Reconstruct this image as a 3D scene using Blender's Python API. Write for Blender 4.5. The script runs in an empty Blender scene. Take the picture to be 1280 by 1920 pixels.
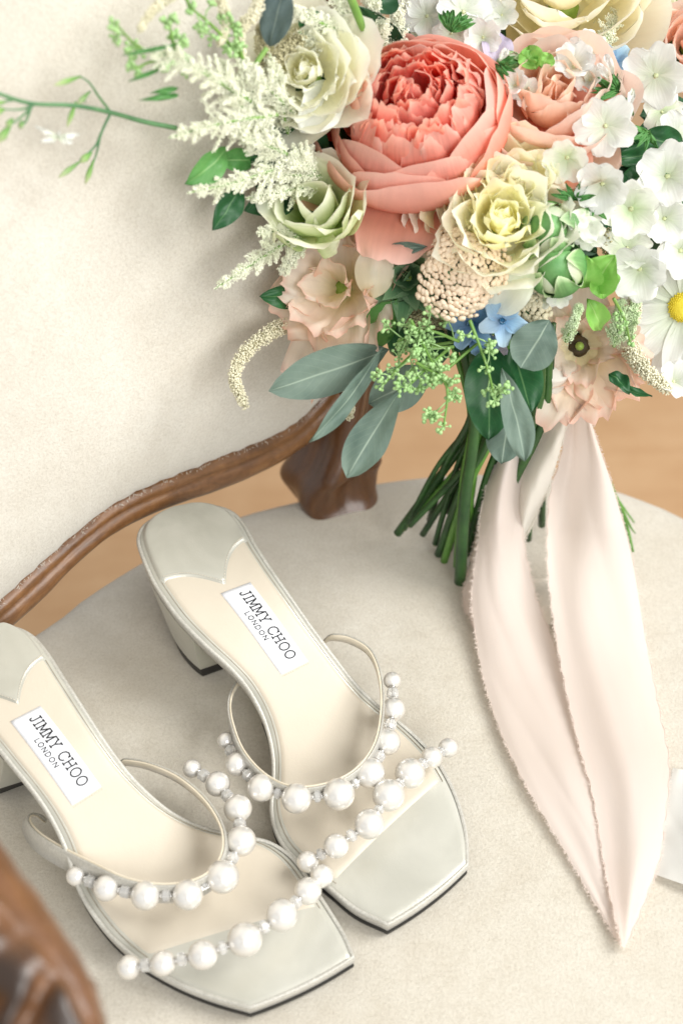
import bpy, math, random
import numpy as np
from mathutils import Vector, Matrix, noise
R = math.radians
random.seed(7); np.random.seed(7)
SC = bpy.context.scene
COL = SC.collection

# ------------------------------------------------------------------ camera
F = 2667.0                      # focal length in photo pixels (50 mm lens, portrait 1280x1920)
CAM = Vector((0, 0, .68)); PITCH = R(46)
FW = Vector((0, math.cos(PITCH), -math.sin(PITCH))); RT = Vector((1, 0, 0)); UP = Vector((0, math.sin(PITCH), math.cos(PITCH)))
cd = bpy.data.cameras.new('camera'); cam = bpy.data.objects.new('camera', cd); COL.objects.link(cam)
cam.location = CAM; cam.rotation_euler = (R(90) - PITCH, 0, 0)
cd.sensor_fit = 'VERTICAL'; cd.sensor_height = 36; cd.lens = 50; cd.clip_start = .01; cd.clip_end = 50
cd.dof.use_dof = True; cd.dof.focus_distance = .79; cd.dof.aperture_fstop = 5.0
SC.camera = cam
# ------------------------------------------------------------------ light
w = bpy.data.worlds.new('World'); SC.world = w; w.use_nodes = True
bg = w.node_tree.nodes['Background']; bg.inputs[0].default_value = (.995, 1.0, .985, 1); bg.inputs[1].default_value = .55
def area(name, loc, target, sx, sy, power, col):
    l = bpy.data.lights.new(name, 'AREA'); l.shape = 'RECTANGLE'; l.size = sx; l.size_y = sy; l.energy = power; l.color = col
    o = bpy.data.objects.new(name, l); COL.objects.link(o); o.location = loc
    o.rotation_euler = (Vector(target) - Vector(loc)).to_track_quat('-Z', 'Y').to_euler(); return o
area('window_light', (1.25, .45, 1.35), (0, .55, .05), .9, 1.0, 28, (1, .995, .965))
area('front_fill_light', (.75, -1.0, 1.2), (0, .6, .15), .9, .9, 21, (1, .995, .97))  # fill lamp added on the camera side to brighten flowers and backrest
SC.view_settings.view_transform = 'Standard'; SC.view_settings.look = 'None'
SC.view_settings.exposure = 0.19; SC.view_settings.gamma = 1

# ------------------------------------------------------------------ pixel helpers (for measuring only)
def ray(px, py): return FW + RT * ((px - 640) / F) - UP * ((py - 960) / F)
def at_z(px, py, z=0.0):
    d = ray(px, py); return CAM + d * ((z - CAM.z) / d.z)
def at_d(px, py, dep): return CAM + ray(px, py) * dep
def srgb(r, g, b):
    f = lambda c: (c / 255 / 12.92) if c / 255 <= .04045 else ((c / 255 + .055) / 1.055) ** 2.4
    return (f(r), f(g), f(b), 1)

# ------------------------------------------------------------------ object helpers
ROOTLOC = {}
def thing(name, label, cat, loc, group=None):
    o = bpy.data.objects.new(name, None); COL.objects.link(o); o.location = loc; o.empty_display_size = .02
    o['label'] = label; o['category'] = cat
    if group: o['group'] = group
    ROOTLOC[o] = Vector(loc); return o
def mk_mesh(name, verts, faces, uvs=None, smooth=True):
    m = bpy.data.meshes.new(name); m.from_pydata([tuple(v) for v in verts], [], faces)
    if uvs is not None:
        ul = m.uv_layers.new(name='UVMap')
        vi = np.empty(len(m.loops), dtype=np.int32); m.loops.foreach_get('vertex_index', vi)
        ul.data.foreach_set('uv', np.asarray(uvs, dtype=np.float32)[vi].ravel())
    if smooth: m.polygons.foreach_set('use_smooth', [True] * len(m.polygons))
    m.update(); return m
def link(name, me, mat, parent=None, root=None):
    o = bpy.data.objects.new(name, me); COL.objects.link(o)
    if mat and not me.materials: me.materials.append(mat)
    if parent: o.parent = parent
    return o
def part(name, verts, faces, mat, parent, root=None, uvs=None, smooth=True):
    """mesh in WORLD coordinates, put under a thing whose root location is known"""
    root = root or parent; off = ROOTLOC[root]
    v = [Vector(p) - off for p in verts]
    o = link(name, mk_mesh(name, v, faces, uvs, smooth), mat, parent); return o
class MB:
    def __init__(s): s.v = []; s.f = []; s.uv = []
    def add(s, v, f, uv=None):
        n = len(s.v); s.v += [Vector(p) for p in v]; s.f += [tuple(i + n for i in q) for q in f]
        s.uv += (list(uv) if uv is not None else [(0, 0)] * len(v))
    def part(s, name, mat, parent, root=None, smooth=True): return part(name, s.v, s.f, mat, parent, root, s.uv, smooth)
def grid_faces(nu, nv, closed=False):
    f = []
    for i in range(nu - 1):
        for j in range(nv if closed else nv - 1):
            k = (j + 1) % nv; f.append((i * nv + j, i * nv + k, (i + 1) * nv + k, (i + 1) * nv + j))
    return f
def catmull(P, n):
    P = [np.array(p, float) for p in P]; P = [2 * P[0] - P[1]] + P + [2 * P[-1] - P[-2]]
    seg = len(P) - 3; out = []
    for k in range(n):
        t = k / (n - 1) * seg; i = min(int(t), seg - 1); t -= i; a, b, c, d = P[i:i + 4]
        out.append(.5 * ((2 * b) + (c - a) * t + (2 * a - 5 * b + 4 * c - d) * t * t + (3 * b - a - 3 * c + d) * t ** 3))
    return np.array(out)
def resample(P, n, dense=200):
    Q = catmull(P, dense); L = np.r_[0, np.cumsum(np.linalg.norm(np.diff(Q, axis=0), axis=1))]
    t = np.linspace(0, L[-1], n); return np.stack([np.interp(t, L, Q[:, k]) for k in range(Q.shape[1])], 1)
def tube(P, rad, ns=8, caps=True, flat=1.0, upv=None):
    """P list of vectors, rad number or list; returns verts, faces, uv"""
    P = [Vector(p) for p in P]; n = len(P); v = []; uv = []
    rad = [rad] * n if isinstance(rad, (int, float)) else rad
    prev = None
    for i, p in enumerate(P):
        t = (P[min(i + 1, n - 1)] - P[max(i - 1, 0)])
        t = t.normalized() if t.length > 1e-9 else Vector((0, 0, 1))
        if prev is None:
            a = upv if upv is not None else (Vector((0, 0, 1)) if abs(t.z) < .9 else Vector((1, 0, 0)))
            x = (a - t * a.dot(t)).normalized()
        else: x = (prev - t * prev.dot(t)).normalized()
        prev = x; y = t.cross(x)
        for j in range(ns):
            a = 2 * math.pi * j / ns
            v.append(p + (x * math.cos(a) * flat + y * math.sin(a)) * rad[i]); uv.append((j / ns, i / max(1, n - 1)))
    f = grid_faces(n, ns, True)
    if caps: f.append(tuple(range(ns - 1, -1, -1))); f.append(tuple((n - 1) * ns + j for j in range(ns)))
    return v, f, uv
def uvsphere(ns=20, nr=12):
    v = [Vector((0, 0, -1))]; f = []
    for i in range(1, nr):
        a = -math.pi / 2 + math.pi * i / nr
        for j in range(ns):
            b = 2 * math.pi * j / ns; v.append(Vector((math.cos(a) * math.cos(b), math.cos(a) * math.sin(b), math.sin(a))))
    v.append(Vector((0, 0, 1))); T = len(v) - 1
    for j in range(ns):
        k = (j + 1) % ns; f.append((0, 1 + k, 1 + j)); f.append((T, T - ns + j, T - ns + k))
    for i in range(nr - 2):
        for j in range(ns):
            k = (j + 1) % ns; f.append((1 + i * ns + j, 1 + i * ns + k, 1 + (i + 1) * ns + k, 1 + (i + 1) * ns + j))
    return v, f
OV = [(1, 0, 0), (-1, 0, 0), (0, 1, 0), (0, -1, 0), (0, 0, 1), (0, 0, -1)]
OF = [(0, 2, 4), (2, 1, 4), (1, 3, 4), (3, 0, 4), (2, 0, 5), (1, 2, 5), (3, 1, 5), (0, 3, 5)]
SPH = uvsphere(8, 5)
rnd = random.uniform
def rvec():
    while True:
        p = Vector((rnd(-1, 1), rnd(-1, 1), rnd(-1, 1)))
        if .05 < p.length < 1: return p.normalized()
def frame(z, roll=0.0, hint=None):
    z = z.normalized(); h = hint or UP
    x = h.cross(z)
    if x.length < 1e-3: x = RT.cross(z)
    x.normalize(); y = z.cross(x)
    M = Matrix((x, y, z)).transposed().to_4x4() @ Matrix.Rotation(roll, 4, 'Z'); return M

# ------------------------------------------------------------------ materials
class NT:
    def __init__(s, name):
        s.m = bpy.data.materials.new(name); s.m.use_nodes = True; s.t = s.m.node_tree; s.n = s.t.nodes; s.n.clear()
        s.out = s.n.new('ShaderNodeOutputMaterial')
    def new(s, t, **k):
        x = s.n.new(t)
        for a, b in k.items():
            if hasattr(x, a): setattr(x, a, b)
            else: x.inputs[a].default_value = b
        return x
    def ln(s, a, b): s.t.links.new(a, b)
    def noise(s, scale, detail=4, rough=.55, vec=None, dist=0):
        x = s.n.new('ShaderNodeTexNoise'); x.inputs['Scale'].default_value = scale; x.inputs['Detail'].default_value = detail
        x.inputs['Roughness'].default_value = rough; x.inputs['Distortion'].default_value = dist
        if vec is not None: s.ln(vec, x.inputs['Vector'])
        return x.outputs['Fac']
    def ramp(s, fac, stops):
        x = s.n.new('ShaderNodeValToRGB'); e = x.color_ramp.elements
        while len(e) < len(stops): e.new(.5)
        for k, (p, c) in enumerate(stops): e[k].position = p; e[k].color = c
        s.ln(fac, x.inputs[0]); return x.outputs[0]
    def mix(s, fac, a, b, mode='MIX'):
        x = s.n.new('ShaderNodeMix'); x.data_type = 'RGBA'; x.blend_type = mode
        for sock, val in ((x.inputs[0], fac), (x.inputs[6], a), (x.inputs[7], b)):
            if isinstance(val, bpy.types.NodeSocket): s.ln(val, sock)
            elif isinstance(val, (int, float)): sock.default_value = val
            else: sock.default_value = val
        return x.outputs[2]
    def obj(s, scale=(1, 1, 1)):
        c = s.n.new('ShaderNodeTexCoord'); mp = s.n.new('ShaderNodeMapping'); mp.inputs['Scale'].default_value = scale
        s.ln(c.outputs['Object'], mp.inputs[0]); return mp.outputs[0]
    def uv(s, scale=(1, 1, 1)):
        c = s.n.new('ShaderNodeTexCoord'); mp = s.n.new('ShaderNodeMapping'); mp.inputs['Scale'].default_value = scale
        s.ln(c.outputs['UV'], mp.inputs[0]); return mp.outputs[0]
    def bump(s, h, strength, dist, nrm=None):
        x = s.n.new('ShaderNodeBump'); x.inputs['Strength'].default_value = strength; x.inputs['Distance'].default_value = dist
        s.ln(h, x.inputs['Height'])
        if nrm is not None: s.ln(nrm, x.inputs['Normal'])
        return x.outputs[0]
    def bsdf(s, col, rough=.5, metal=0, normal=None, **k):
        x = s.n.new('ShaderNodeBsdfPrincipled')
        if isinstance(col, bpy.types.NodeSocket): s.ln(col, x.inputs['Base Color'])
        else: x.inputs['Base Color'].default_value = col
        if isinstance(rough, bpy.types.NodeSocket): s.ln(rough, x.inputs['Roughness'])
        else: x.inputs['Roughness'].default_value = rough
        x.inputs['Metallic'].default_value = metal
        if normal is not None: s.ln(normal, x.inputs['Normal'])
        for a, b in k.items(): x.inputs[a.replace('_', ' ')].default_value = b
        return x.outputs[0]
    def done(s, sh): s.ln(sh, s.out.inputs[0]); return s.m

def mat_petal(name, base, mid, tip, trans=.35, rough=.55, vein=.12, vscale=14, edge=None):
    t = NT(name); c = t.n.new('ShaderNodeTexCoord'); sp = t.n.new('ShaderNodeSeparateXYZ'); t.ln(c.outputs['UV'], sp.inputs[0])
    col = t.ramp(sp.outputs[1], [(0, base), (.5, mid), (1, tip)])
    info = t.n.new('ShaderNodeObjectInfo')
    hs = t.n.new('ShaderNodeHueSaturation'); mr = t.n.new('ShaderNodeMapRange'); mr.inputs[3].default_value = .93; mr.inputs[4].default_value = 1.06
    t.ln(info.outputs['Random'], mr.inputs[0]); t.ln(mr.outputs[0], hs.inputs['Value'])
    mr2 = t.n.new('ShaderNodeMapRange'); mr2.inputs[3].default_value = .88; mr2.inputs[4].default_value = 1.12
    t.ln(info.outputs['Random'], mr2.inputs[0]); t.ln(mr2.outputs[0], hs.inputs['Saturation'])
    n = t.noise(1, 3, .5, t.uv((vscale, 1.6, 1)))
    vn = t.ramp(n, [(.35, (1 - vein, 1 - vein, 1 - vein, 1)), (.65, (1, 1, 1, 1))])
    col = t.mix(1.0, col, vn, 'MULTIPLY')
    if edge:
        # pigmented rim of the petal (its own colour)
        ab = t.new('ShaderNodeMath', operation='ABSOLUTE'); sub = t.new('ShaderNodeMath', operation='SUBTRACT'); t.ln(sp.outputs[0], sub.inputs[0]); sub.inputs[1].default_value = .5; t.ln(sub.outputs[0], ab.inputs[0])
        mx = t.new('ShaderNodeMath', operation='MULTIPLY'); t.ln(ab.outputs[0], mx.inputs[0]); mx.inputs[1].default_value = 2
        mm = t.new('ShaderNodeMath', operation='MAXIMUM'); t.ln(mx.outputs[0], mm.inputs[0]); t.ln(sp.outputs[1], mm.inputs[1])
        fr = t.ramp(mm.outputs[0], [(.82, (0, 0, 0, 1)), (1, (1, 1, 1, 1))]); col = t.mix(fr, col, edge)
    t.ln(col, hs.inputs['Color']); col = hs.outputs[0]
    nb = t.bump(n, .25, .0012)
    a = t.bsdf(col, rough, 0, nb, Specular_IOR_Level=.25)
    b = t.n.new('ShaderNodeBsdfTranslucent'); t.ln(col, b.inputs[0]); t.ln(nb, b.inputs['Normal'])
    m = t.n.new('ShaderNodeMixShader'); m.inputs[0].default_value = trans; t.ln(a, m.inputs[1]); t.ln(b.outputs[0], m.inputs[2])
    return t.done(m.outputs[0])
def mat_leaf(name, c1, c2, rib, rough=.5, trans=.15, spec=.35):
    t = NT(name); c = t.n.new('ShaderNodeTexCoord'); sp = t.n.new('ShaderNodeSeparateXYZ'); t.ln(c.outputs['UV'], sp.inputs[0])
    n = t.noise(35, 4, .6, t.obj()); col = t.ramp(n, [(.3, c1), (.7, c2)])
    sub = t.new('ShaderNodeMath', operation='SUBTRACT'); t.ln(sp.outputs[0], sub.inputs[0]); sub.inputs[1].default_value = .5
    ab = t.new('ShaderNodeMath', operation='ABSOLUTE'); t.ln(sub.outputs[0], ab.inputs[0])
    fr = t.ramp(ab.outputs[0], [(.006, (1, 1, 1, 1)), (.03, (0, 0, 0, 1))])
    # side veins: slanted bands
    ma = t.new('ShaderNodeMath', operation='MULTIPLY_ADD'); t.ln(ab.outputs[0], ma.inputs[0]); ma.inputs[1].default_value = -.55; t.ln(sp.outputs[1], ma.inputs[2])
    ml = t.new('ShaderNodeMath', operation='MULTIPLY'); t.ln(ma.outputs[0], ml.inputs[0]); ml.inputs[1].default_value = 62
    sn = t.new('ShaderNodeMath', operation='SINE'); t.ln(ml.outputs[0], sn.inputs[0])
    vr = t.ramp(sn.outputs[0], [(.93, (0, 0, 0, 1)), (1, (.16, .16, .16, 1))])
    col = t.mix(vr, col, rib); col = t.mix(fr, col, rib)
    nb = t.bump(n, .2, .001)
    a = t.bsdf(col, rough, 0, nb, Specular_IOR_Level=spec)
    b = t.n.new('ShaderNodeBsdfTranslucent'); t.ln(col, b.inputs[0])
    m = t.n.new('ShaderNodeMixShader'); m.inputs[0].default_value = trans; t.ln(a, m.inputs[1]); t.ln(b.outputs[0], m.inputs[2])
    return t.done(m.outputs[0])
def mat_simple(name, c1, c2, scale=60, rough=.5, bump=.2, bd=.0008, **k):
    t = NT(name); n = t.noise(scale, 4, .6, t.obj()); col = t.ramp(n, [(.3, c1), (.7, c2)])
    return t.done(t.bsdf(col, rough, k.pop('metal', 0), t.bump(n, bump, bd), **k))
def mat_suede(name, c1, c2, c3):
    t = NT(name); o = t.obj()
    big = t.noise(9, 5, .6, o, .6); col = t.ramp(big, [(.28, c1), (.5, c2), (.74, c3)])
    nap = t.noise(60, 6, .75, t.obj((1, 1.5, 1)), .3); col = t.mix(.3, col, t.ramp(nap, [(.35, c1), (.65, c3)]))
    fine = t.noise(620, 5, .8, o); cf = t.ramp(fine, [(.32, (.80, .785, .76, 1)), (.58, (1, 1, 1, 1))]); col = t.mix(.9, col, cf, 'MULTIPLY')
    nb = t.bump(fine, .6, .0014); nb = t.bump(nap, .14, .002, nb)
    return t.done(t.bsdf(col, .92, 0, nb, Specular_IOR_Level=.12, Sheen_Weight=.35, Sheen_Roughness=.5))
def mat_wood(name, c1, c2, c3, scale=(8, 8, 60), gs=1.0, rough=.38, bump=.3):
    t = NT(name); v = t.obj(scale); n = t.noise(gs, 7, .65, v, 1.0); n2 = t.noise(14, 4, .6, t.obj())
    col = t.ramp(n, [(.25, c1), (.5, c2), (.78, c3)]); col = t.mix(.45, col, t.ramp(n2, [(.3, c1), (.75, c3)]))
    return t.done(t.bsdf(col, rough, 0, t.bump(n, bump, .0015), Specular_IOR_Level=.5, Coat_Weight=.15))
def mat_wooduv(name, c1, c2, c3, rough=.33, carve=False, uvs=(7, 1.2, 1), dark=None):
    t = NT(name); n = t.noise(1, 8, .7, t.uv(uvs), .4); n2 = t.noise(26, 4, .6, t.obj()); n3 = t.noise(260, 3, .6, t.obj((1, 1, .35)))
    col = t.ramp(n, [(.3, c1), (.52, c2), (.75, c3)]); col = t.mix(.35, col, t.ramp(n2, [(.3, c1), (.72, c3)])); col = t.mix(.5, col, t.ramp(n3, [(.35, (.72, .68, .64, 1)), (.6, (1, 1, 1, 1))]), 'MULTIPLY')
    if carve:
        a = t.n.new('ShaderNodeAttribute'); a.attribute_name = 'carve'; col = t.mix(t.ramp(a.outputs['Fac'], [(0, (.9, .9, .9, 1)), (.55, (0, 0, 0, 1))]), col, dark)
    return t.done(t.bsdf(col, rough, 0, t.bump(n3, .25, .0012, t.bump(n, .4, .0015)), Specular_IOR_Level=.55, Coat_Weight=.3, Coat_Roughness=.25))
def mat_leather(name, c1, c2, sparkle=0.0, rough=.35, metal=.15, sc=14):
    t = NT(name); o = t.obj(); n = t.noise(sc, 3, .5, o, .5); col = t.ramp(n, [(.3, c1), (.7, c2)])
    f = t.noise(900, 3, .7, o); f2 = t.noise(150, 3, .6, o); nb = t.bump(f, .15 + sparkle, .0006); nb = t.bump(f2, .12, .001, nb)
    if sparkle: col = t.mix(.5, col, t.ramp(f, [(.4, (.6, .6, .58, 1)), (.62, (1, 1, 1, 1))]), 'MULTIPLY')
    return t.done(t.bsdf(col, rough, metal, nb, Sheen_Weight=.2, Coat_Weight=.2, Coat_Roughness=.3))
M = {}
M['seat'] = mat_suede('seat_suede', srgb(202, 193, 177), srgb(212, 205, 191), srgb(222, 216, 204))
M['back'] = mat_suede('back_suede', srgb(212, 205, 192), srgb(222, 216, 204), srgb(232, 228, 218))
M['wood'] = mat_wooduv('carved_walnut', srgb(80, 50, 26), srgb(126, 84, 48), srgb(164, 118, 72), .34, False, (9, 2.5, 1))
M['wood_post'] = mat_wooduv('dark_walnut', srgb(58, 36, 20), srgb(96, 62, 36), srgb(134, 92, 56), .34, False, (10, 2, 1))
M['wood_arm'] = mat_wooduv('worn_arm_walnut', srgb(66, 42, 27), srgb(108, 72, 44), srgb(160, 110, 68), .33, True, (5, 1.6, 1), srgb(36, 26, 20))
M['floor'] = mat_wood('oak_floor', srgb(182, 140, 98), srgb(196, 156, 114), srgb(206, 170, 130), (1.2, 14, 14), 1.5, .5, .1)
M['leather'] = mat_leather('pearl_grey_leather', srgb(176, 174, 162), srgb(203, 201, 190), 0, .27, .15, 24)
M['heel'] = mat_leather('heel_leather', srgb(166, 164, 148), srgb(182, 180, 165), 0, .38, .1)
M['piping'] = mat_leather('silver_piping', srgb(188, 184, 174), srgb(208, 205, 196), .25, .36, .15, 40)
M['insole'] = mat_leather('cream_insole', srgb(201, 190, 172), srgb(209, 199, 182), 0, .46, 0)
M['lining'] = mat_leather('beige_strap_lining', srgb(222, 210, 186), srgb(234, 223, 202), 0, .5, 0, 80)
M['black'] = mat_simple('black_rubber', srgb(22, 22, 22), srgb(34, 33, 32), 80, .5)
M['stitch'] = mat_simple('grey_thread', srgb(196, 186, 168), srgb(222, 214, 198), 300, .6)
M['seam'] = mat_simple('taupe_seam', srgb(142, 132, 116), srgb(166, 156, 138), 300, .7)
M['label'] = mat_simple('white_woven_label', srgb(222, 223, 228), srgb(230, 231, 235), 900, .6, .1)
M['ink'] = mat_simple('black_print', srgb(22, 22, 26), srgb(30, 30, 34), 200, .5, 0)
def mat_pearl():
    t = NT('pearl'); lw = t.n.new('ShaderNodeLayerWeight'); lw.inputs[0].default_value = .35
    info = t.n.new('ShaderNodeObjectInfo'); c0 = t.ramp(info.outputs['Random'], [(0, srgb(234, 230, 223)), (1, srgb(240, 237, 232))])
    col = t.mix(.6, c0, t.ramp(lw.outputs['Facing'], [(0, srgb(242, 240, 237)), (1, srgb(176, 165, 146))]))  # rim shade put into the colour: darker where the pearl turns away
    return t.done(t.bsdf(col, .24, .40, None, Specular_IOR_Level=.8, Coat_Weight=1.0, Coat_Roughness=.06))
M['pearl'] = mat_pearl()
def mat_glass():
    t = NT('crystal_bead'); g = t.bsdf(srgb(250, 249, 247), .06, 0, None, Transmission_Weight=.6, IOR=1.4, Coat_Weight=.5); return t.done(g)
M['crystal'] = mat_glass()
M['silver'] = mat_simple('silver_metal', srgb(205, 203, 200), srgb(228, 226, 222), 200, .22, 0, metal=1.0)
def mat_silk(name, c1, c2, trans=.25):
    t = NT(name); n = t.noise(10, 3, .5, t.obj()); col = t.ramp(n, [(.3, c1), (.7, c2)])
    wv = t.noise(1, 2, .5, t.uv((260, 4, 1))); nb = t.bump(wv, .12, .0006)
    a = t.bsdf(col, .55, 0, nb, Sheen_Weight=.5, Specular_IOR_Level=.3)
    b = t.n.new('ShaderNodeBsdfTranslucent'); t.ln(col, b.inputs[0]); m = t.n.new('ShaderNodeMixShader'); m.inputs[0].default_value = trans
    t.ln(a, m.inputs[1]); t.ln(b.outputs[0], m.inputs[2]); return t.done(m.outputs[0])
M['blush'] = mat_silk('blush_silk', srgb(235, 221, 211), srgb(240, 228, 220), .40)
M['ivory'] = mat_silk('ivory_silk', srgb(232, 227, 216), srgb(238, 234, 224))
M['whitesilk'] = mat_silk('white_silk', srgb(212, 210, 204), srgb(218, 216, 210))
M['eu'] = mat_leaf('eucalyptus_leaf', srgb(84, 104, 94), srgb(110, 128, 115), srgb(144, 160, 144), .6, .1)
M['euslate'] = mat_leaf('slate_leaf', srgb(70, 88, 88), srgb(92, 108, 104), srgb(120, 134, 126), .6, .1)
M['vinel'] = mat_leaf('vine_leaf', srgb(60, 120, 62), srgb(96, 150, 84), srgb(120, 160, 100), .5, .15)
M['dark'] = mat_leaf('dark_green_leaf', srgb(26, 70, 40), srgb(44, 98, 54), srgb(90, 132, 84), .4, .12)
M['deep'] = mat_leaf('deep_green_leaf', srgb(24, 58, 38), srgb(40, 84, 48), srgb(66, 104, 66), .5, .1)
M['mid'] = mat_leaf('mid_green_leaf', srgb(70, 130, 66), srgb(104, 160, 88), srgb(146, 186, 122), .45, .25)
M['lime'] = mat_leaf('lime_green_leaf', srgb(122, 186, 78), srgb(156, 208, 108), srgb(176, 216, 132), .45, .35)
M['stem'] = mat_simple('green_stem', srgb(22, 58, 28), srgb(58, 100, 44), 40, .4)
M['stem2'] = mat_simple('light_green_stem', srgb(96, 140, 60), srgb(130, 168, 84), 60, .4)
M['cut'] = mat_simple('cut_stem_end', srgb(150, 160, 96), srgb(176, 182, 120), 200, .6)
M['seed'] = mat_simple('green_seed_bud', srgb(140, 180, 112), srgb(178, 212, 148), 200, .5)
M['vine'] = mat_simple('vine_green', srgb(70, 116, 78), srgb(104, 148, 100), 100, .5)
M['vinebud'] = mat_petal('vine_bud', srgb(104, 156, 82), srgb(150, 192, 116), srgb(214, 224, 176), .2)
M['astilbe'] = mat_simple('astilbe_cream', srgb(234, 238, 212), srgb(248, 248, 232), 90, .8)
M['astgreen'] = mat_simple('astilbe_green', srgb(196, 218, 168), srgb(222, 236, 202), 120, .8)
M['amar'] = mat_simple('amaranth_cream', srgb(214, 208, 178), srgb(238, 234, 210), 120, .85)
M['amar2'] = mat_simple('amaranth_olive', srgb(176, 170, 134), srgb(206, 200, 164), 120, .85)
M['yarrow'] = mat_simple('yarrow_cream', srgb(226, 204, 176), srgb(240, 222, 200), 90, .75)
M['yarrow2'] = mat_simple('yarrow_pale', srgb(214, 204, 172), srgb(236, 228, 202), 90, .75)
M['yellow'] = mat_simple('daisy_yellow', srgb(214, 190, 30), srgb(240, 224, 80), 400, .7)
M['coral_in'] = mat_petal('coral_inner_petal', srgb(252, 118, 112), srgb(255, 150, 136), srgb(255, 198, 180), .55, vein=.06, vscale=18, edge=srgb(255, 208, 190))
M['coral'] = mat_petal('coral_petal', srgb(255, 146, 118), srgb(255, 172, 150), srgb(255, 206, 190), .5, vein=.10, vscale=24, edge=srgb(255, 216, 200))
M['coral_out'] = mat_petal('coral_guard_petal', srgb(252, 136, 98), srgb(255, 168, 140), srgb(255, 204, 190), .46, vein=.07, vscale=14)
M['peach'] = mat_petal('peach_petal', srgb(254, 204, 166), srgb(255, 216, 188), srgb(255, 230, 212), .48, vein=.05)
M['peachpink'] = mat_petal('peach_pink_petal', srgb(255, 218, 192), srgb(255, 224, 206), srgb(255, 230, 218), .48, vein=.04)
M['yel'] = mat_petal('pale_yellow_petal', srgb(255, 252, 220), srgb(255, 254, 234), srgb(255, 255, 244), .52, vein=.03)
M['yelin'] = mat_petal('butter_yellow_petal', srgb(255, 247, 186), srgb(255, 252, 212), srgb(255, 254, 232), .52, vein=.03)
M['cream'] = mat_petal('cream_petal', srgb(255, 248, 216), srgb(255, 250, 230), srgb(255, 252, 240), .52, vein=.03)
M['creamgreen'] = mat_petal('cream_green_petal', srgb(178, 206, 112), srgb(222, 232, 176), srgb(246, 244, 218), .4)
M['lisgreen'] = mat_petal('lisianthus_green_petal', srgb(200, 226, 150), srgb(236, 246, 204), srgb(252, 252, 236), .5, vein=.04)
M['lispeach'] = mat_petal('lisianthus_peach_petal', srgb(250, 242, 206), srgb(254, 244, 228), srgb(254, 238, 224), .5, vein=.05, vscale=18, edge=srgb(252, 216, 200))
M['white'] = mat_petal('white_petal', srgb(226, 234, 212), srgb(240, 242, 237), srgb(245, 246, 243), .36, vein=.07)
M['whitegreen'] = mat_petal('greenish_white_petal', srgb(222, 236, 202), srgb(243, 247, 234), srgb(249, 250, 244), .38, vein=.04)
M['blue'] = mat_petal('blue_petal', srgb(130, 168, 206), srgb(166, 198, 224), srgb(194, 218, 236), .25, vein=.1)
M['bluedark'] = mat_petal('slate_blue_petal', srgb(84, 122, 164), srgb(122, 158, 196), srgb(152, 184, 214), .25, vein=.1)
M['lilac'] = mat_petal('lilac_petal', srgb(190, 180, 206), srgb(206, 198, 220), srgb(222, 216, 232), .3)
M['tealeye'] = mat_simple('teal_eye', srgb(24, 84, 124), srgb(52, 120, 160), 200, .5)
M['whitedot'] = mat_simple('pale_centre', srgb(226, 234, 224), srgb(240, 244, 238), 200, .6)
M['greencore'] = mat_simple('green_core', srgb(120, 156, 60), srgb(158, 186, 90), 200, .6)
M['sepal'] = mat_petal('bud_sepal', srgb(78, 138, 74), srgb(92, 150, 84), srgb(150, 190, 124), .15, vein=.25, vscale=9, edge=srgb(206, 226, 180))
M['budgreen'] = mat_leaf('bud_sepal_green', srgb(66, 124, 64), srgb(116, 164, 96), srgb(196, 216, 170), .45, .1)
M['succ'] = mat_petal('succulent_green', srgb(70, 112, 76), srgb(98, 138, 100), srgb(136, 170, 130), .1, .6)
M['darkcore'] = mat_simple('dark_core', srgb(40, 30, 16), srgb(74, 58, 26), 200, .6)

# ------------------------------------------------------------------ floor
me = mk_mesh('floor', [(-4, -3, -.45), (4, -3, -.45), (4, 6, -.45), (-4, 6, -.45)], [(0, 1, 2, 3)], smooth=False)
fl = link('floor', me, M['floor']); fl['kind'] = 'structure'

# ------------------------------------------------------------------ armchair
ND = Vector((.77, .64, 0)).normalized(); NN = Vector((.64, -.77, 0)).normalized(); TILT = R(8)
NB = (NN * math.cos(TILT) + Vector((0, 0, math.sin(TILT)))).normalized()     # backrest normal, facing the sitter
VB = ND.cross(NB) * -1
if VB.z < 0: VB = -VB
P0 = Vector((-.173, .540, 0))
def ray_back(px, py, off=0.0):
    d = ray(px, py); t = ((P0 + NB * off) - CAM).dot(NB) / d.dot(NB); p = CAM + d * t - P0
    return p.dot(ND), p.dot(VB)
def back_depth(px, py): return (P0 - CAM).dot(NB) / ray(px, py).dot(NB)
def back_pt(a, b, off=0.0): return P0 + ND * a + VB * b + NB * off
chair = thing('armchair', 'carved dark wood armchair upholstered in pale beige suede', 'armchair', (.05, .45, -.45))
# seat outline
seat_px = [(65, 1175), (119, 1134), (175, 1095), (237, 1056), (330, 1003), (445, 955), (560, 925), (700, 893), (800, 880), (900, 874), (1000, 878), (1090, 890), (1150, 903), (1215, 925), (1280, 953)]
edge = [at_z(x, y, -.004).to_2d() for x, y in seat_px]
out = [Vector((-.42, .33)), Vector((-.40, .375)), Vector((-.31, .452))] + edge + [Vector((.275, .625)), Vector((.35, .52)), Vector((.40, .38)), Vector((.385, .2)), Vector((.28, .04)), Vector((.1, -.06)), Vector((-.08, -.06)), Vector((-.22, .04)), Vector((-.34, .18)), Vector((-.42, .33))]
OUTL = resample([tuple(p) for p in out], 161, 900)[:-1]
cen = Vector((0.0, .36))
prof = [(0, 0), (.25, 0), (.5, 0), (.7, 0), (.82, 0), (.9, -.0003), (.94, -.0012), (.97, -.0035), (.988, -.008), (.998, -.015), (1.0, -.024), (.995, -.05), (.985, -.075)]
NR = 60; v = []; 
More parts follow.
